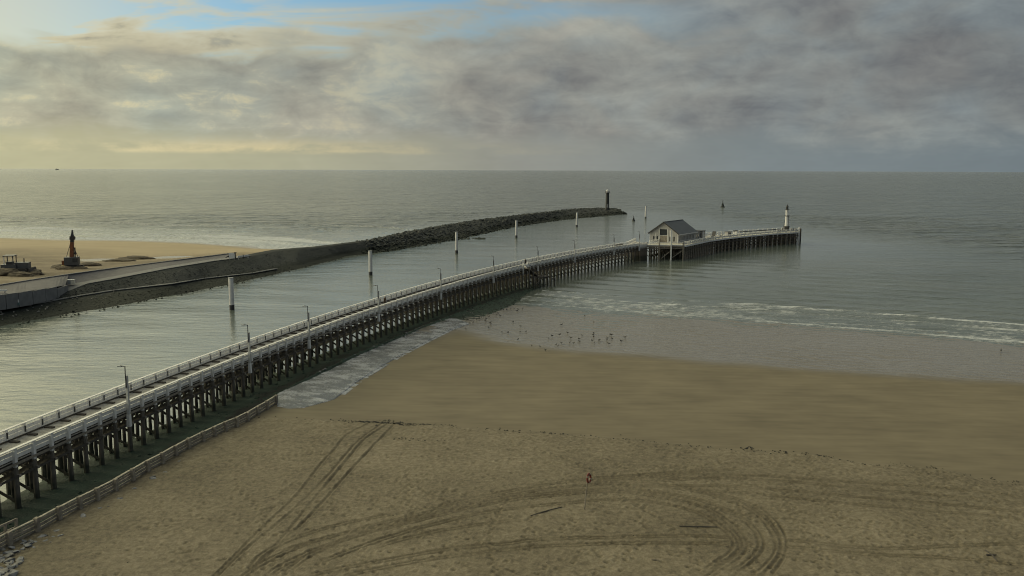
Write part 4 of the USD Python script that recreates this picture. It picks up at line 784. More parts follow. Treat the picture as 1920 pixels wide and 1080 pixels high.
for sgn in (-1, 1):
    e = np.array([HWd / 2 + sgn * (HWd / 2 + ov), EZ - sl * ov]); r_ = np.array([HWd / 2, RZ])
    rf = MB().beam([(e[0] + r_[0]) / 2, -.5, (e[1] + r_[1]) / 2 + .12], [(e[0] + r_[0]) / 2, HLn + .3, (e[1] + r_[1]) / 2 + .12], np.linalg.norm(r_ - e), .16, up=(-sl * sgn * -1, 0, 1)).build('roof_slope', SLATE, ho)
    for k in range(1, 12):
        c_ = r_ + (e - r_) * k / 12; MB().beam([c_[0], -.5, c_[1] + .215], [c_[0], HLn + .3, c_[1] + .215], .16, .03, up=(sl * sgn, 0, 1)).build('slate_course', SLATE, rf)
    MB().beam([e[0], -.56, e[1] + .1], [r_[0], -.56, r_[1] + .1], .1, .34).build('barge_board', DARK_STEEL, ho)
    MB().box(min(e[0], e[0] + sgn * .14), -.5, e[1] - .12, max(e[0], e[0] + sgn * .14), HLn + .3, e[1] + .12).build('gutter', WHITE_PAINT, ho)
MB().box(HWd / 2 - .15, -.55, RZ + .16, HWd / 2 + .15, HLn + .35, RZ + .32).build('ridge_cap', DARK_STEEL, ho)
# flat-roofed annex behind
an = thing('house_annex', 'low flat roofed pale annex with white corner pillars behind the slate roofed house', 'annex', (HO[0], HO[1], 0), -hd)
MB().box(5.4, HLn + .35, DK, HWd - .5, HLn + 7.6, 7.9).build('wall', CLAD, an); MB().box(5.0, HLn + .33, 7.9, HWd + .3, HLn + 8.8, 8.15).build('flat_roof', DARK_STEEL, an)
for y in (HLn + 6.6, HLn + 8.4): MB().post(HWd + .05, y, DK, 7.88, .5).build('pillar', WHITE_PAINT, an)
for k in range(3): MB().box(HWd - .5, HLn + 1.2 + k * 1.9, 5.7, HWd - .46, HLn + 2.3 + k * 1.9, 7.2).build('window', PANE, an)
MB().box(HWd - .5, HLn + 6.65, 5.02, HWd - .45, HLn + 7.5, 7.3).build('door', DOORM, an)

# ------------------------------------------------------------------ furniture of the jetty head
def head_s(px, py, z):
    w = W(px, py, z); k = np.argmin(np.linalg.norm(hn[:, :2] - w[:2], axis=1)); return w
def on_head(px, off_, z=DK):
    """a deck point seen at column px, off_ metres in from the beach-side edge"""
    best = min((abs(((head_at(s, off_, z) - [0, 0, CAM_H]) @ RGT) / ((head_at(s, off_, z) - [0, 0, CAM_H]) @ FWD) * FPX + 960 - px), s) for s in np.arange(0, HL, .2)); return head_at(best[1], off_, z)
HA = math.radians(45)
p = on_head(1474, 4.6); lt = thing('light_tower', 'slim white light tower with dark lantern and dark base on the jetty end', 'light tower', p)
MB().lathe([(0, 0), (1.25, 0), (1.25, 1.9), (1.35, 1.95), (1.35, 2.2), (0, 2.2)], n=8).build('base_house', DARK_STEEL, lt)
MB().lathe([(.72, 2.2), (.66, 4), (.58, 7.2), (.56, 9.0), (0, 9.0)], n=18).build('tower', simple('white_tower_paint', (.62, .62, .60), .5, .12, 1.5), lt)
MB().lathe([(.60, 6.3), (1.15, 6.45), (1.15, 6.6), (.6, 6.6)], n=18).build('lower_gallery', DARK_STEEL, lt)
MB().lathe([(0, 9.0), (.95, 9.0), (.95, 9.15), (0, 9.15)], n=18).build('upper_gallery', DARK_STEEL, lt)
MB().lathe([(.5, 9.15), (.5, 10.2), (0, 10.2)], n=12).build('lantern', PANE, lt)
MB().lathe([(.62, 10.2), (.4, 10.6), (.12, 10.95), (.05, 11.5), (0, 11.5)], n=12).build('lantern_roof', DARK_STEEL, lt)
MB().beam([.7, -.4, 2.2], [.66, -.4, 6.5], .3, .06).build('ladder', GALV, lt); MB().beam([-.9, .4, 1.0], [-.9, .4, 4.6], .12, .12).build('cable_duct', DARK_STEEL, lt)
def bench(px, o_, label):
    t = thing('bench', label, 'bench', on_head(px, o_), HA, 'benches on the jetty head')
    MB().box(-1.0, -.25, .42, 1.0, .25, .48).build('seat', DARK_WOOD, t); MB().box(-1.0, .22, .55, 1.0, .28, .95).build('backrest', DARK_WOOD, t)
    for x in (-.8, .8): MB().box(x - .06, -.22, 0, x + .06, .27, .42).build('leg', DARK_STEEL, t)
bench(1337, 2.2, 'dark timber bench beside the annex pillars on the jetty head'); bench(1353, 2.4, 'dark bench between the slanted board and the white kiosk'); bench(1465, 2.0, 'dark bench close to the foot of the light tower')
t = thing('slanted_board', 'dark slanted display board on pale legs behind the annex', 'display board', on_head(1338, 2.8), HA)
MB().beam([-.2, 0, .9], [.5, 0, 2.6], .08, 1.5, up=(0, 1, 0)).build('panel', DARK_STEEL, t)
for y in (-.6, .6): MB().beam([.9, y, 0], [.3, y, 2.1], .1, .1).build('leg', WHITE_PAINT, t)
t = thing('kiosk', 'small white kiosk with dark lid standing on the jetty head', 'kiosk', on_head(1365, 3.2), HA)
MB().box(-1.2, -.7, 0, 1.2, .7, 1.75).build('body', CLAD, t); MB().box(-1.35, -.85, 1.75, 1.35, .85, 1.88).build('lid', DARK_STEEL, t); MB().box(-.9, -.73, .9, .9, -.7, 1.5).build('hatch', PANE, t)
for px, o_, lab in ((1376.5, 3.0, 'white bollard box with dark cap beside the kiosk'), (1380.5, 3.3, 'taller white bollard box with dark cap, second beyond the kiosk')):
    t = thing('service_post', lab, 'service post', on_head(px, o_), HA, 'service posts on the jetty head')
    MB().post(0, 0, 0, 1.7, .55, 0).build('body', WHITE_PAINT, t); MB().post(0, 0, 1.7, 2.1, .8, 0, .8).build('cap', DARK_STEEL, t)
p = on_head(1459, 2.4); t = thing('mooring_bollard', 'dark mooring bollard on the deck near the light tower', 'bollard', p); MB().lathe([(.45, 0), (.3, .15), (.28, .8), (.5, .9), (.5, 1.15), (0, 1.2)]).build('post', DARK_STEEL, t); MB().box(-.5, -.5, 0, .5, .5, .08).build('plate', DARK_STEEL, t)
p = on_head(1491, 3.0); t = thing('mooring_bollard', 'dark mooring bollard at the very end of the jetty', 'bollard', p); MB().lathe([(.45, 0), (.3, .15), (.28, .8), (.5, .9), (.5, 1.15), (0, 1.2)]).build('post', DARK_STEEL, t); MB().box(-.5, -.5, 0, .5, .5, .08).build('plate', DARK_STEEL, t)
p = on_head(1352, 2.0)
a_, b_ = on_head(1386, 5.4, 6.0), on_head(1455, 5.0, 6.0); t = thing('pipe_rack', 'long dark pipe carried on short legs along the jetty head', 'pipe')
MB().beam(a_, b_, .35, .35).build('pipe', DARK_STEEL, t)
for u in np.linspace(.02, .98, 8): q = a_ * (1 - u) + b_ * u; MB().post(q[0], q[1], DK, 5.82, .2).build('leg', GALV, t)
for (px, o_, lab) in ((1195, None, 'pale timber bench on the walkway just before the house'), ):
    p = pier_at(PIER_LEN - 7, 3.6, DK); t = thing('bench', lab, 'bench', p, pier_heading(PIER_LEN - 7))
    MB().box(-2.2, -.3, .42, 2.2, .3, .5).build('seat', GREY_WOOD, t); MB().box(-2.2, .25, .6, 2.2, .32, 1.0).build('backrest', GREY_WOOD, t)
    for x in (-1.8, 0, 1.8): MB().box(x - .07, -.25, 0, x + .07, .3, .42).build('leg', DARK_WOOD, t)

# ------------------------------------------------------------------ posts and marks in the channel
posts = [(435, 580.5), (695, 516), (856, 474.5), (968, 445.5), (1081.5, 425.5), (1210.5, 409.5)]
POSTW = simple('white_marker_paint', (.56, .56, .55), .5, .12, 1.2)
for k, (q, hgt_) in enumerate(zip(posts, (6.9, 7.0, 7.6, 7.6, 7.6, 7.7))):
    w = W(*q, 0); t = thing('channel_post', f'white mooring post with black foot standing in the channel, {words_[k] if k < 5 else "last"} one counted out to sea', 'post', (w[0], w[1], 0), 0, 'white posts along the channel')
    MB().cyl([0, 0, 1.05], [0, 0, hgt_], .52, .52, 18).build('shaft', POSTW, t, smooth=40); MB().cyl([0, 0, -2], [0, 0, 1.05], .54, .54, 18).build('foot', DARK_STEEL, t, smooth=40)
    MB().lathe([(.58, hgt_), (.58, hgt_ + .08), (0, hgt_ + .14)], n=18).build('cap', GALV, t)
w = W(1138.5, 390.5, 4.2); t = thing('beacon_tower', 'dark cylindrical beacon tower with white lantern at the tip of the breakwater', 'beacon', (w[0], w[1], 4.0))
DARKB = simple('dark_green_black_paint', (.028, .033, .032), .6, .25, .5)
MB().lathe([(0, -1), (1.65, -1), (1.6, .6), (1.3, .8), (1.2, 5), (1.15, 10.6), (0, 10.6)], n=20).build('tower', DARKB, t, smooth=40)
MB().lathe([(1.15, 10.6), (1.75, 10.75), (1.75, 10.95), (0, 10.95)], n=20).build('gallery', DARK_STEEL, t)
MB().lathe([(.75, 10.95), (.75, 12.2), (0, 12.25)], n=14).build('lantern', WHITE, t); MB().lathe([(1.0, 12.2), (.9, 12.5), (.2, 13.0), (0, 13.0)], n=14).build('lantern_roof', WHITE, t)
for a in np.arange(8) * math.pi / 4: MB().cyl([1.65 * math.cos(a), 1.65 * math.sin(a), 10.95], [1.65 * math.cos(a), 1.65 * math.sin(a), 11.9], .06, n=5).build('railing_post', DARK_STEEL, t)
MB().lathe([(1.60, 11.86), (1.70, 11.86), (1.70, 11.96), (1.60, 11.96), (1.60, 11.86)], n=20).build('railing', DARK_STEEL, t)
MB().box(-.5, -1.35, .8, .5, -1.15, 3.0).build('door', GALV, t)
def buoy(q, h, r_, label):
    w = W(*q, 0); t = thing('buoy', label, 'buoy', (w[0], w[1], 0), rng.uniform(0, 6), 'navigation buoys')
    MB().lathe([(0, -.6), (r_, -.5), (r_, .35), (r_ * .8, .6), (0, .6)], n=16).build('float', DARKB, t, smooth=40)
    for a in np.arange(4) * math.pi / 2 + .4: MB().cyl([r_ * .75 * math.cos(a), r_ * .75 * math.sin(a), .5], [.28 * math.cos(a), .28 * math.sin(a), h * .62], .12, .1, 6).build('tower_leg', DARKB, t)
    MB().lathe([(r_ * .55, .55), (.42, h * .6), (0, h * .6)], n=12).build('cone', DARKB, t); MB().cyl([0, 0, h * .58], [0, 0, h], .22, .16, 8).build('lantern', DARK_STEEL, t)
buoy((1188, 414.5), 3.2, .95, 'small dark buoy floating near the last white channel post'); buoy((1355, 388.5), 6.2, 1.9, 'tall dark conical buoy out at sea beyond the pier house')
r = np.random.default_rng(61); rk = thing('tidal_rocks', 'dark rocks awash in the channel around a white post', 'rocks')
for x, y, n_ in ((838, 449.5, 3), (848, 449, 3), (858, 449, 4), (868, 448.7, 3), (878, 447.8, 3), (888, 447.2, 2), (900, 448, 6), (896, 447.5, 4)):
    for _ in range(n_):
        w = W(x + r.normal(0, 3), y + r.normal(0, .3), 0); rocks_mesh([[w[0], w[1], .02]], r.uniform(.7, 1.7) * (1.0 if x < 890 else 1.35), 3000 + int(x) + _, flat=.55).build('rock', GREENSTONE, rk)
# ship far out
w = W(107, 319.4, 0); dd = 20000.; u = w[:2] / np.linalg.norm(w[:2]) * dd
t = thing('cargo_ship', 'tiny grey cargo ship on the far horizon', 'ship', (u[0], u[1], 0), .3); UsdGeom.Xformable(t).AddScaleOp().Set(Gf.Vec3f(.8, .8, 1.3))
SHIPG = simple('hazy_ship_grey', (.32, .32, .29), .7, .1, .01)
hull = Polygon([(-42, 0), (-46, 9), (48, 9), (40, 0)]); m = trimesh.creation.extrude_polygon(hull, 13, engine='earcut'); v = np.array(m.vertices); obj('hull', (np.stack([v[:, 0], v[:, 2] - 6.5, v[:, 1] - 1], 1), m.faces), SHIPG, t)
MB().box(-26, -5, 8, -8, 5, 20).build('superstructure', SHIPG, t); MB().box(-21, -2, 20, -16, 2, 27).build('funnel', SHIPG, t); MB().cyl([15, 0, 8], [15, 0, 24], 1.2, .6).build('mast', SHIPG, t); MB().box(0, -4, 8, 34, 4, 13).build('deck_cargo', SHIPG, t)

# ------------------------------------------------------------------ plant at work on the sand beyond the breakwater
ORANGE = simple('rusty_orange_paint', (.17, .062, .024), .6, .35, 1.2); TRACKM = simple('muddy_track_steel', (.05, .045, .04), .8, .3, 2.0); CABG = simple('dark_cab', (.07, .072, .074), .4, .2, 2.0); YEL = simple('dull_yellow_paint', (.24, .19, .05), .6, .25, 1.0)
def crawler(t, L_, wd_, h_):
    for sg_ in (-1, 1):
        y0, y1 = sorted((sg_ * wd_ / 2, sg_ * (wd_ / 2 - .75)))
        pr = Polygon([(-L_ / 2 + .2, 0), (L_ / 2 - .2, 0), (L_ / 2, .35 * h_), (L_ / 2, .7 * h_), (L_ / 2 - .35, h_), (-L_ / 2 + .35, h_), (-L_ / 2, .7 * h_), (-L_ / 2, .35 * h_)])
        m = trimesh.creation.extrude_polygon(pr, y1 - y0, engine='earcut'); v = np.array(m.vertices); tk_ = obj('track', (np.stack([v[:, 0], v[:, 2] + y0, v[:, 1]], 1), m.faces[:, ::-1]), TRACKM, t)
        for x in np.linspace(-L_ / 2 + .5, L_ / 2 - .5, 5): MB().cyl([x, y0 - .02, h_ * .5], [x, y1 + .02, h_ * .5], h_ * .3, n=10).build('roller', DARK_STEEL, tk_)
w = west_z(137.5, 503.5); t = thing('drilling_rig', 'tall rusty orange rig with dark head on crawler tracks on the sand', 'rig', w - [0, 0, .15], .25)
crawler(t, 4.8, 3.6, 1.0); MB().box(-1.3, -1.0, .7, 1.3, 1.0, 1.2).build('undercarriage', DARK_STEEL, t)
MB().box(-1.9, -1.35, 1.2, 1.5, 1.35, 3.3).build('engine_house', CABG, t); MB().box(.1, -1.4, 1.2, 1.5, -.2, 3.2).build('cab', CABG, t); MB().box(.2, -1.45, 2.0, 1.4, -1.4, 3.0).build('window', PANE, t); MB().box(-2.5, -1.2, 1.3, -1.9, 1.2, 2.4).build('counterweight', ORANGE, t)
MB().beam([-.35, .2, 2.2], [.05, .3, 7.4], 1.05, .95, up=(1, 0, 0), taper=.85).build('mast', ORANGE, t); MB().beam([.55, .3, 2.6], [.62, .35, 5.8], .3, .3, up=(1, 0, 0)).build('ram', DARK_STEEL, t)
MB().beam([.05, .3, 7.3], [.2, .3, 9.2], .95, .85, up=(1, 0, 0), taper=.8).build('upper_mast', DARK_STEEL, t); MB().box(-.45, -.3, 7.9, .75, .9, 8.8).build('drive_head', TRACKM, t); MB().beam([.2, .3, 9.1], [.25, .3, 10.5], .6, .6, up=(1, 0, 0), taper=.5).build('crown', DARK_STEEL, t)
MB().box(-3.4, 1.5, 0, -2.4, 2.4, .9).build('tool_box', YEL, t)
MB().cyl([-1.6, .3, 3.2], [.05, .3, 8.4], .07).build('stay', DARK_STEEL, t); MB().cyl([1.3, .3, 3.1], [.1, .3, 6.6], .09).build('stay', DARK_STEEL, t)
MB().beam([-.55, .9, 4.2], [.7, .9, 4.2], .2, .5).build('hose_reel', TRACKM, t); MB().beam([-.6, .2, 5.9], [.35, .2, 5.5], .3, .3).build('clamp', DARK_STEEL, t); MB().beam([.3, .3, 8.9], [.9, .3, 8.3], .2, .25).build('jib', DARK_STEEL, t)
for x_, z_ in ((-1.9, 1.3), (1.7, 1.0), (2.3, .7)): MB().beam([x_, -1.9, .1], [x_ + .5, -1.2, z_], .25, .3).build('outrigger', TRACKM, t)
w = west_z(28, 514); t = thing('bulldozer', 'dark tracked bulldozer with open cab working among mud heaps beyond the sea wall', 'bulldozer', w - [0, 0, .1], .2); UsdGeom.Xformable(t).AddScaleOp().Set(Gf.Vec3f(1.35, 1.35, 1.3))
crawler(t, 5.0, 3.2, 1.3); MB().box(-2.0, -1.1, .9, .6, 1.1, 2.0).build('chassis', CABG, t); MB().box(.3, -.8, 1.2, 2.6, .8, 2.35).build('bonnet', CABG, t)
for x, y in ((-1.4, -.9), (-1.4, .9), (.1, -.9), (.1, .9)): MB().post(x, y, 2.0, 3.6, .14).build('cab_post', WHITE if (x < -1 and y < 0) else CABG, t)
MB().box(-1.6, -1.1, 3.6, .3, 1.1, 3.75).build('cab_roof', CABG, t); MB().box(-1.2, -.7, 2.0, -.2, .7, 2.5).build('seat', DARK_STEEL, t); MB().cyl([1.6, .3, 2.3], [1.6, .3, 3.1], .09).build('exhaust', DARK_STEEL, t)
bl_ = Polygon([(0, 0), (.35, .1), (.25, .6), (.4, 1.3), (.15, 1.3), (-.02, .6)]); m = trimesh.creation.extrude_polygon(bl_, 3.8, engine='earcut'); v = np.array(m.vertices); obj('blade', (np.stack([3.2 - v[:, 0], v[:, 2] - 1.9, v[:, 1]], 1), m.faces), TRACKM, t)
for y in (-1.7, 1.7): MB().beam([-.5, y, .7], [3.1, y, .5], .18, .3).build('push_arm', TRACKM, t)
MUD = simple('dark_mud', (.085, .068, .045), .85, .45, .8, .15, 2.0)
for q, (rx, ry, hz) in (((36, 517), (3.2, 1.8, 1.0)), ((60, 514.5), (2.6, 1.6, .8)), ((122, 505), (2.4, 1.6, .9)), ((150, 504), (2.2, 1.5, .7)), ((6, 516), (4.2, 3, 1.9)), ((50, 513), (4.0, 2.6, 1.2)), ((115, 502), (2.8, 2.2, 1.0)), ((168, 497), (3.2, 2.2, .9)), ((255, 486), (6.0, 2.5, 1.1)), ((225, 490), (5.0, 2.2, .8))):
    w = west_z(*q); ico = trimesh.creation.icosphere(4); v = np.array(ico.vertices); nn = 1 + .5 * (meshkit.fbm(v * 1.6 + q[0], 4, 70) - .5) + .25 * (meshkit.fbm(v * 5 + q[0], 3, 71) - .5)
    v = v * nn[:, None] * [rx, ry, hz] ; v[:, 2] = np.where(v[:, 2] < -.3, -.3, v[:, 2])
    obj('mud_heap', (v + w, ico.faces), MUD, None, smooth=True, kind='stuff', label='heap of dark dug mud on the sand beyond the breakwater')

# ------------------------------------------------------------------ low timber fence along the crest
fe = thing('timber_fence', 'low weathered plank fence on short posts between the sand and the weedy slope', 'fence')
fp = FENCE[1:].copy()
for i, p in enumerate(fp):
    nx_ = fp[min(i + 1, len(fp) - 1)] - fp[max(i - 1, 0)]; a = math.atan2(nx_[1], nx_[0]); MB().post(p[0], p[1], p[2] - .6, p[2] + 1.04 + rng.normal(0, .05), .36, a, .92).build('post', GREY_WOOD, fe)
for i in range(len(fp) - 1):
    a, b = fp[i], fp[i + 1]; e = (b - a) / np.linalg.norm(b - a); nrm = np.array([-e[1], e[0], 0]); j = lambda: rng.normal(0, .018)
    for z, hh in ((.12, .20), (.42, .20), (.70, .18)):
        o_ = nrm * .10; MB().beam(a + o_ + [0, 0, z + j()], b + o_ + [0, 0, z + j()], .07, hh).build('plank', GREY_WOOD, fe)
    MB().beam(a + nrm * .16 + [0, 0, .93 + j()], b + nrm * .16 + [0, 0, .93 + j()], .20, .08).build('cap_rail', PALEWOOD, fe)
a, b = on_sand(-12, 1032), on_sand(34, 1010); up_n = np.array([-.35, .5, 0])
gp = thing('timber_handrail', 'short higher timber handrail at the shore end of the plank fence', 'handrail')
for u in (0.1, .55, 1.0): q = a * (1 - u) + b * u + up_n; MB().post(q[0], q[1], q[2] - .5, q[2] + 1.35, .17).build('post', GREY_WOOD, gp)
for z in (.7, 1.3): MB().beam(a + up_n + [0, 0, z], b + up_n + [0, 0, z], .10, .16).build('rail', GREY_WOOD, gp)

# ------------------------------------------------------------------ small things on the beach
RED = simple('faded_red_ring', (.13, .024, .017), .5, .2, 6.0)
p = on_sand(1095, 955.5); t = thing('lifebuoy_post', 'thin wooden post holding a red lifebuoy ring on the open sand', 'lifebuoy post', p, 0)
tip = np.array([.28, .05, 2.95]); MB().cyl([0, 0, -.4], tip, .055, .045, 8).build('pole', GREY_WOOD, t)
rc = tip + [.07, -.12, -.28]; a_ = math.radians(62); ringn = np.array([math.sin(a_), -math.cos(a_), .12]); ringn /= np.linalg.norm(ringn)
e1_ = np.cross(ringn, [0, 0, 1]); e1_ /= np.linalg.norm(e1_); e2_ = np.cross(e1_, ringn); R0, R1 = .34, .085
aa, bb = np.meshgrid(np.arange(28) * 2 * np.pi / 28, np.arange(10) * 2 * np.pi / 10, indexing='ij')
rad = R0 + R1 * np.cos(bb); tv = rc + (rad * np.cos(aa))[..., None] * e1_ + (rad * np.sin(aa))[..., None] * e2_ + (R1 * np.sin(bb))[..., None] * ringn
ff = [];
for i in range(28):
    for j in range(10): q0, q1, q2, q3 = i * 10 + j, ((i + 1) % 28) * 10 + j, ((i + 1) % 28) * 10 + (j + 1) % 10, i * 10 + (j + 1) % 10; ff += [[q0, q1, q2], [q0, q2, q3]]
obj('ring', (tv.reshape(-1, 3), np.array(ff)), RED, t, smooth=True)
for k in range(4):
    am = k * math.pi / 2 + .5; c_ = rc + R0 * (math.cos(am) * e1_ + math.sin(am) * e2_); tg = -math.sin(am) * e1_ + math.cos(am) * e2_
    MB().cyl(c_ - tg * .05, c_ + tg * .05, R1 + .012, n=12).build('band', GREY_WOOD, t)
MB().beam(tip - [0, 0, .05], tip + [.10, -.12, -.1], .05, .05).build('hook', DARK_STEEL, t)
def stick(p, q, w_, label, name='driftwood'):
    a, b = on_sand(*p, .03), on_sand(*q, .03); t = thing(name, label, name, (0, 0, 0)); m = a * .5 + b * .5 + [rng.normal(0, .06), rng.normal(0, .06), .02]
    MB().cyl(a, m, w_ * .8, w_, 7).cyl(m, b, w_, w_ * .6, 7).build('trunk', DARK_WOOD, t); return t, a, b
stick((995, 967.5), (1054, 951), .055, 'long thin driftwood pole lying on the sand beside the lifebuoy post')
stick((1274, 987.5), (1345, 988.5), .055, 'straight dark driftwood plank lying inside the curve of the tyre tracks')
t, a, b = stick((1847, 1032), (1870, 1053), .06, 'crossed dark driftwood branches near the corner of the beach'); q0, q1 = on_sand(1849, 1042, .06), on_sand(1868, 1041.5, .06); MB().cyl(q0, q1, .07, .04, 7).build('branch', DARK_WOOD, t)
stick((1236, 1052), (1222, 1051), .07, 'short dark stub of driftwood between two tyre tracks')
# strand line of weed and debris
r = np.random.default_rng(77); WEEDM = simple('dry_black_seaweed', (.018, .017, .013), .9, .4, 5.0); pp, sz = [], []
s_ = arclen(np.column_stack([WRACK, np.zeros(len(WRACK))])); tot = s_[-1]
dens = [(.07, .16, 5), (.10, .32, 40), (.23, .31, 120), (.29, .34, 30), (.32, .60, 90), (.60, .70, 45), (.70, .98, 90)]
for a, b, n_ in dens:
    for _ in range(n_):
        u = r.uniform(a, b) * tot; x, y = np.interp(u, s_, WRACK[:, 0]), np.interp(u, s_, WRACK[:, 1]) + r.normal(0, .25) * (1 + 1.5 * (r.random() < .2)); pp.append([x, y, float(h_sand(x, y)) + .02]); sz.append(r.uniform(.05, .16) * (1.5 if .25 < u / tot < .30 else 1))
for (px, py), n_ in (((752, 823), 10), ((775, 824), 8), ((782, 827), 7), ((820, 827), 4), ((768, 797), 12), ((725, 789), 14), ((805, 796), 12), ((845, 797), 8)):
    for _ in range(n_): q = on_sand(px + r.normal(0, 9), py + r.normal(0, .8), .02); pp.append(q); sz.append(r.uniform(.06, .17))
rocks_mesh(pp, sz, 78, flat=.6).build('seaweed_line', WEEDM, None, kind='stuff', label='broken line of dark seaweed and debris along the high tide mark')
pp, sz = [], []
for _ in range(640):
    q = on_sand(r.uniform(60, 1900), r.uniform(815, 1078), .005)
    if -signed_side(q[None, :2], WRACK)[0] > .5 and -signed_side(q[None, :2], CR2, 60)[0] > 1.0: pp.append(q); sz.append(r.choice([.025, .035, .05, .075], p=[.45, .35, .15, .05]))
rocks_mesh(pp, sz, 79, flat=.7).build('beach_debris', WEEDM, None, kind='stuff', label='scattered dark bits of shell and weed on the dry sand')

# ------------------------------------------------------------------ gulls on the wet sand
import manifold3d as m3
def blob(chain):
    """chain: list of bones, each ((p, r), (q, s)); one continuous body"""
    out = None
    for (p, a), (q, b) in chain:
        h = m3.Manifold.batch_hull([m3.Manifold.sphere(a, 10).translate(list(map(float, p))), m3.Manifold.sphere(b, 10).translate(list(map(float, q)))]); out = h if out is None else out + h
    return out
GULLM = simple('grey_brown_gull_feathers', (.10, .095, .085), .8, .5, 6.0); GULLW = simple('dark_wing_feathers', (.045, .045, .048), .8, .3, 6.0); CROWM = simple('black_crow_feathers', (.012, .012, .014), .6, .3, 6.0)
def bird_parts(root, bm_, wm):
    body = blob([(((-.20, 0, .26), .045), ((-.04, 0, .27), .085)), (((-.04, 0, .27), .085), ((.09, 0, .29), .085)), (((.09, 0, .29), .075), ((.15, 0, .39), .042)), (((.15, 0, .39), .042), ((.17, 0, .435), .050)), (((.17, 0, .435), .046), ((.20, 0, .432), .036)),
                 (((.20, 0, .430), .016), ((.265, 0, .415), .007)), (((0, .035, .21), .018), ((.02, .035, .10), .009)), (((.02, .035, .10), .009), ((.01, .035, 0.012), .009)), (((.01, .035, .012), .009), ((.06, .035, .008), .006)),
                 (((0, -.035, .21), .018), ((.02, -.035, .10), .009)), (((.02, -.035, .10), .009), ((.01, -.035, .012), .009)), (((.01, -.035, .012), .009), ((.06, -.035, .008), .006)), (((-.20, 0, .26), .040), ((-.30, 0, .235), .018))])
    obj('body', body, bm_, root)
    for sg_ in (-1, 1): obj('wing', blob([(((.07, .062 * sg_, .315), .040), ((-.10, .070 * sg_, .295), .036)), (((-.10, .070 * sg_, .295), .034), ((-.34, .02 * sg_, .245), .012))]), wm, root)
CLS = stage.CreateClassPrim('/World/gull_kind'); cls_gull = UsdGeom.Xform.Define(stage, '/World/gull_kind/gull').GetPrim(); bird_parts(cls_gull, GULLM, GULLW)
cls_crow = UsdGeom.Xform.Define(stage, '/World/gull_kind/crow').GetPrim(); bird_parts(cls_crow, CROWM, CROWM)
def copy_of(cls, name, label, cat, loc, rz, sc, group):
    x = UsdGeom.Xform.Define(stage, numbered('/World/' + name)); x.GetPrim().GetReferences().AddInternalReference(cls.GetPath()); x.GetPrim().SetInstanceable(True)
    x.AddTranslateOp().Set(Gf.Vec3d(*map(float, loc))); x.AddRotateZOp().Set(float(math.degrees(rz))); x.AddScaleOp().Set(Gf.Vec3f(sc, sc, sc)); return tag(x.GetPrim(), label, cat, group)
birds = [(135, 475), (188, 420), (215, 400), (250, 385), (285, 395), (308, 380), (362, 362), (390, 370), (322, 435), (488, 420), (543, 450), (852, 440), (1092, 420), (1025, 372), (895, 500), (1090, 515), (1225, 518), (920, 540), (982, 548), (1092, 530), (1190, 550), (1230, 545), (1328, 535), (1298, 565), (1205, 583), (1100, 575), (1138, 555), (850, 578), (810, 590), (825, 600), (912, 575), (942, 580), (690, 605), (628, 598), (525, 550), (755, 543), (780, 525), (730, 632), (450, 500), (585, 490), (540, 495), (305, 460), (415, 325), (440, 325), (470, 322), (495, 322), (525, 325), (560, 322), (235, 395), (265, 375), (1080, 560), (985, 565), (1005, 520), (838, 515), (1130, 560), (1215, 520), (520, 335), (405, 495), (165, 430), (300, 355), (340, 350), (1195, 540), (1092, 505), (280, 408), (375, 352), (318, 425)]
r = np.random.default_rng(91)
for bx, by in birds:
    q = on_sand(840 + bx / 4, 500 + by / 4 + 1.0); q[2] = max(q[2], .02); ncol = by < 345
    lab = 'gull in the loose row wading by the tip of the weedy slope' if bx < 600 and by < 345 else 'gull in the cluster beside the dark weedy slope' if bx < 600 and by < 480 else 'gull standing on the smooth damp sand short of the wet edge' if (bx < 800 or by > 575) else 'gull in the scattered flock on the shiny wet sand'
    copy_of(cls_gull, 'gull', lab, 'gull', q, r.uniform(0, 6.28), r.uniform(.9, 1.15), 'gulls resting on the tide edge')
q = on_sand(1876.5, 661); copy_of(cls_gull, 'gull', 'lone gull standing far along the wet sand away from the flock', 'gull', q, 1.0, 1.35, 'gulls resting on the tide edge')
for k, (a, b) in enumerate([(1400.5, 844.5), (1408.5, 844)]): copy_of(cls_crow, 'crow', ['black crow at the seaweed line, bending beside another crow', 'black crow standing just past the other crow on the seaweed line'][k], 'crow', on_sand(a, b), [.3, 2.6][k], .85, 'pair of crows')

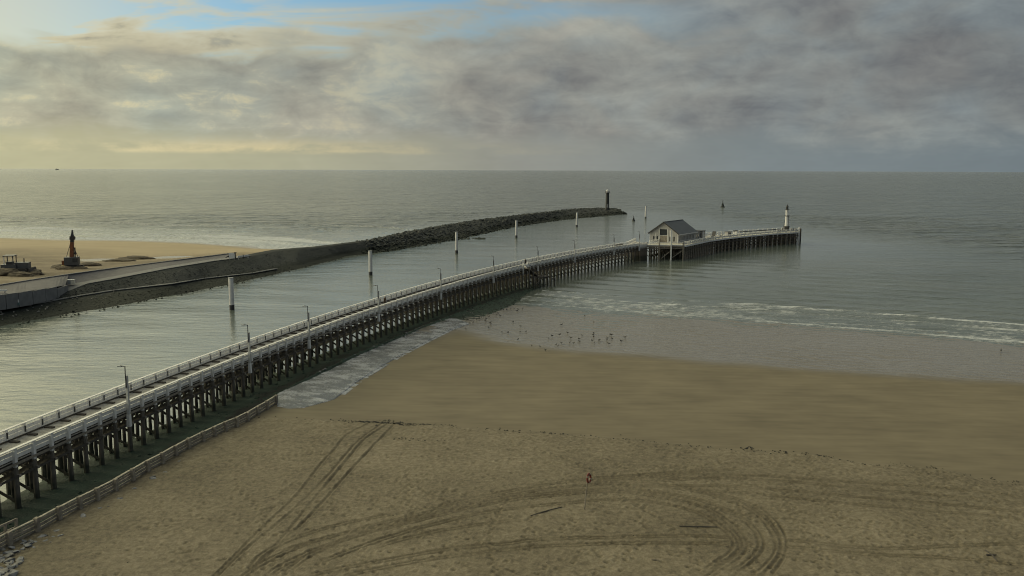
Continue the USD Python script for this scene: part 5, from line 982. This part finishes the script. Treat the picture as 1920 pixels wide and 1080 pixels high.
# ------------------------------------------------------------------ people on the jetty
SKIN = simple('skin', (.42, .28, .20), .6, .1, 3.0); HAIR = simple('dark_hair', (.03, .024, .02), .7, .2, 8.0)
def person(label, loc, rz, jac, tro, stride=.16):
    t = thing('person', label, 'person', loc, rz)
    J = simple(f'jacket_cloth_{len(used)}', jac, .85, .2, 6.0); TR = simple(f'trouser_cloth_{len(used)}', tro, .85, .2, 6.0); s = stride
    body = blob([(((0, .0, .98), .13), ((0, 0, 1.40), .14)), (((0, -.16, 1.42), .065), ((0, .16, 1.42), .065)), (((0, 0, 1.42), .07), ((.02, 0, 1.55), .055)), (((.02, 0, 1.58), .085), ((.03, 0, 1.66), .095)), (((.10, 0, 1.61), .022), ((.125, 0, 1.595), .014)),
                 (((0, .09, .95), .105), ((s * .6, .09, .52), .065)), (((s * .6, .09, .52), .062), ((s, .09, .09), .045)), (((s, .09, .06), .045), ((s + .17, .09, .04), .035)),
                 (((0, -.09, .95), .105), ((-s * .3, -.09, .52), .065)), (((-s * .3, -.09, .52), .062), ((-s, -.09, .09), .045)), (((-s, -.09, .06), .045), ((-s + .17, -.09, .04), .035)),
                 (((0, .2, 1.40), .055), ((-.05, .24, 1.12), .045)), (((-.05, .24, 1.12), .042), ((.06, .24, .88), .034)), (((.06, .24, .88), .036), ((.08, .24, .79), .03)),
                 (((0, -.2, 1.40), .055), ((.05, -.24, 1.12), .045)), (((.05, -.24, 1.12), .042), ((.14, -.23, .90), .034)), (((.14, -.23, .90), .036), ((.17, -.23, .82), .03))])
    obj('body', body, SKIN, t, smooth=50)
    obj('trousers', blob([(((0, .09, .95), .118), ((s * .6, .09, .52), .078)), (((s * .6, .09, .52), .076), ((s, .09, .10), .062)), (((0, -.09, .95), .118), ((-s * .3, -.09, .52), .078)), (((-s * .3, -.09, .52), .076), ((-s, -.09, .10), .062))]), TR, t, smooth=50)
    obj('jacket', blob([(((0, 0, .92), .165), ((0, 0, 1.38), .165)), (((0, -.16, 1.41), .085), ((0, .16, 1.41), .085)), (((0, .2, 1.40), .07), ((-.05, .24, 1.12), .06)), (((-.05, .24, 1.12), .058), ((.06, .24, .90), .05)), (((0, -.2, 1.40), .07), ((.05, -.24, 1.12), .06)), (((.05, -.24, 1.12), .058), ((.14, -.23, .92), .05))]), J, t, smooth=50)
    obj('hair', blob([(((-.02, 0, 1.63), .095), ((.01, 0, 1.70), .085))]), HAIR, t, smooth=50)
s1 = float(_s[np.argmin(np.linalg.norm(_pts - W(984, 499, 5)[:2], axis=1))]); person('person in black walking on the jetty deck near the stair hatch', pier_at(s1 + 2, 2.9, DK + .01), pier_heading(s1), (.012, .012, .014), (.015, .015, .018))
s1 = float(_s[np.argmin(np.linalg.norm(_pts - W(707, 578, 5)[:2], axis=1))]); person('person in a brown coat standing at the rail by the fourth lamp post', pier_at(s1 + 2.8, 2.2, DK + .01), pier_heading(s1) + 1.2, (.07, .045, .03), (.04, .03, .024), .05)
p = on_head(1362, 4.4); person('person in dark clothes standing behind the white kiosk', p + [0, 0, .01], 1.0, (.015, .015, .02), (.02, .02, .022), .04)
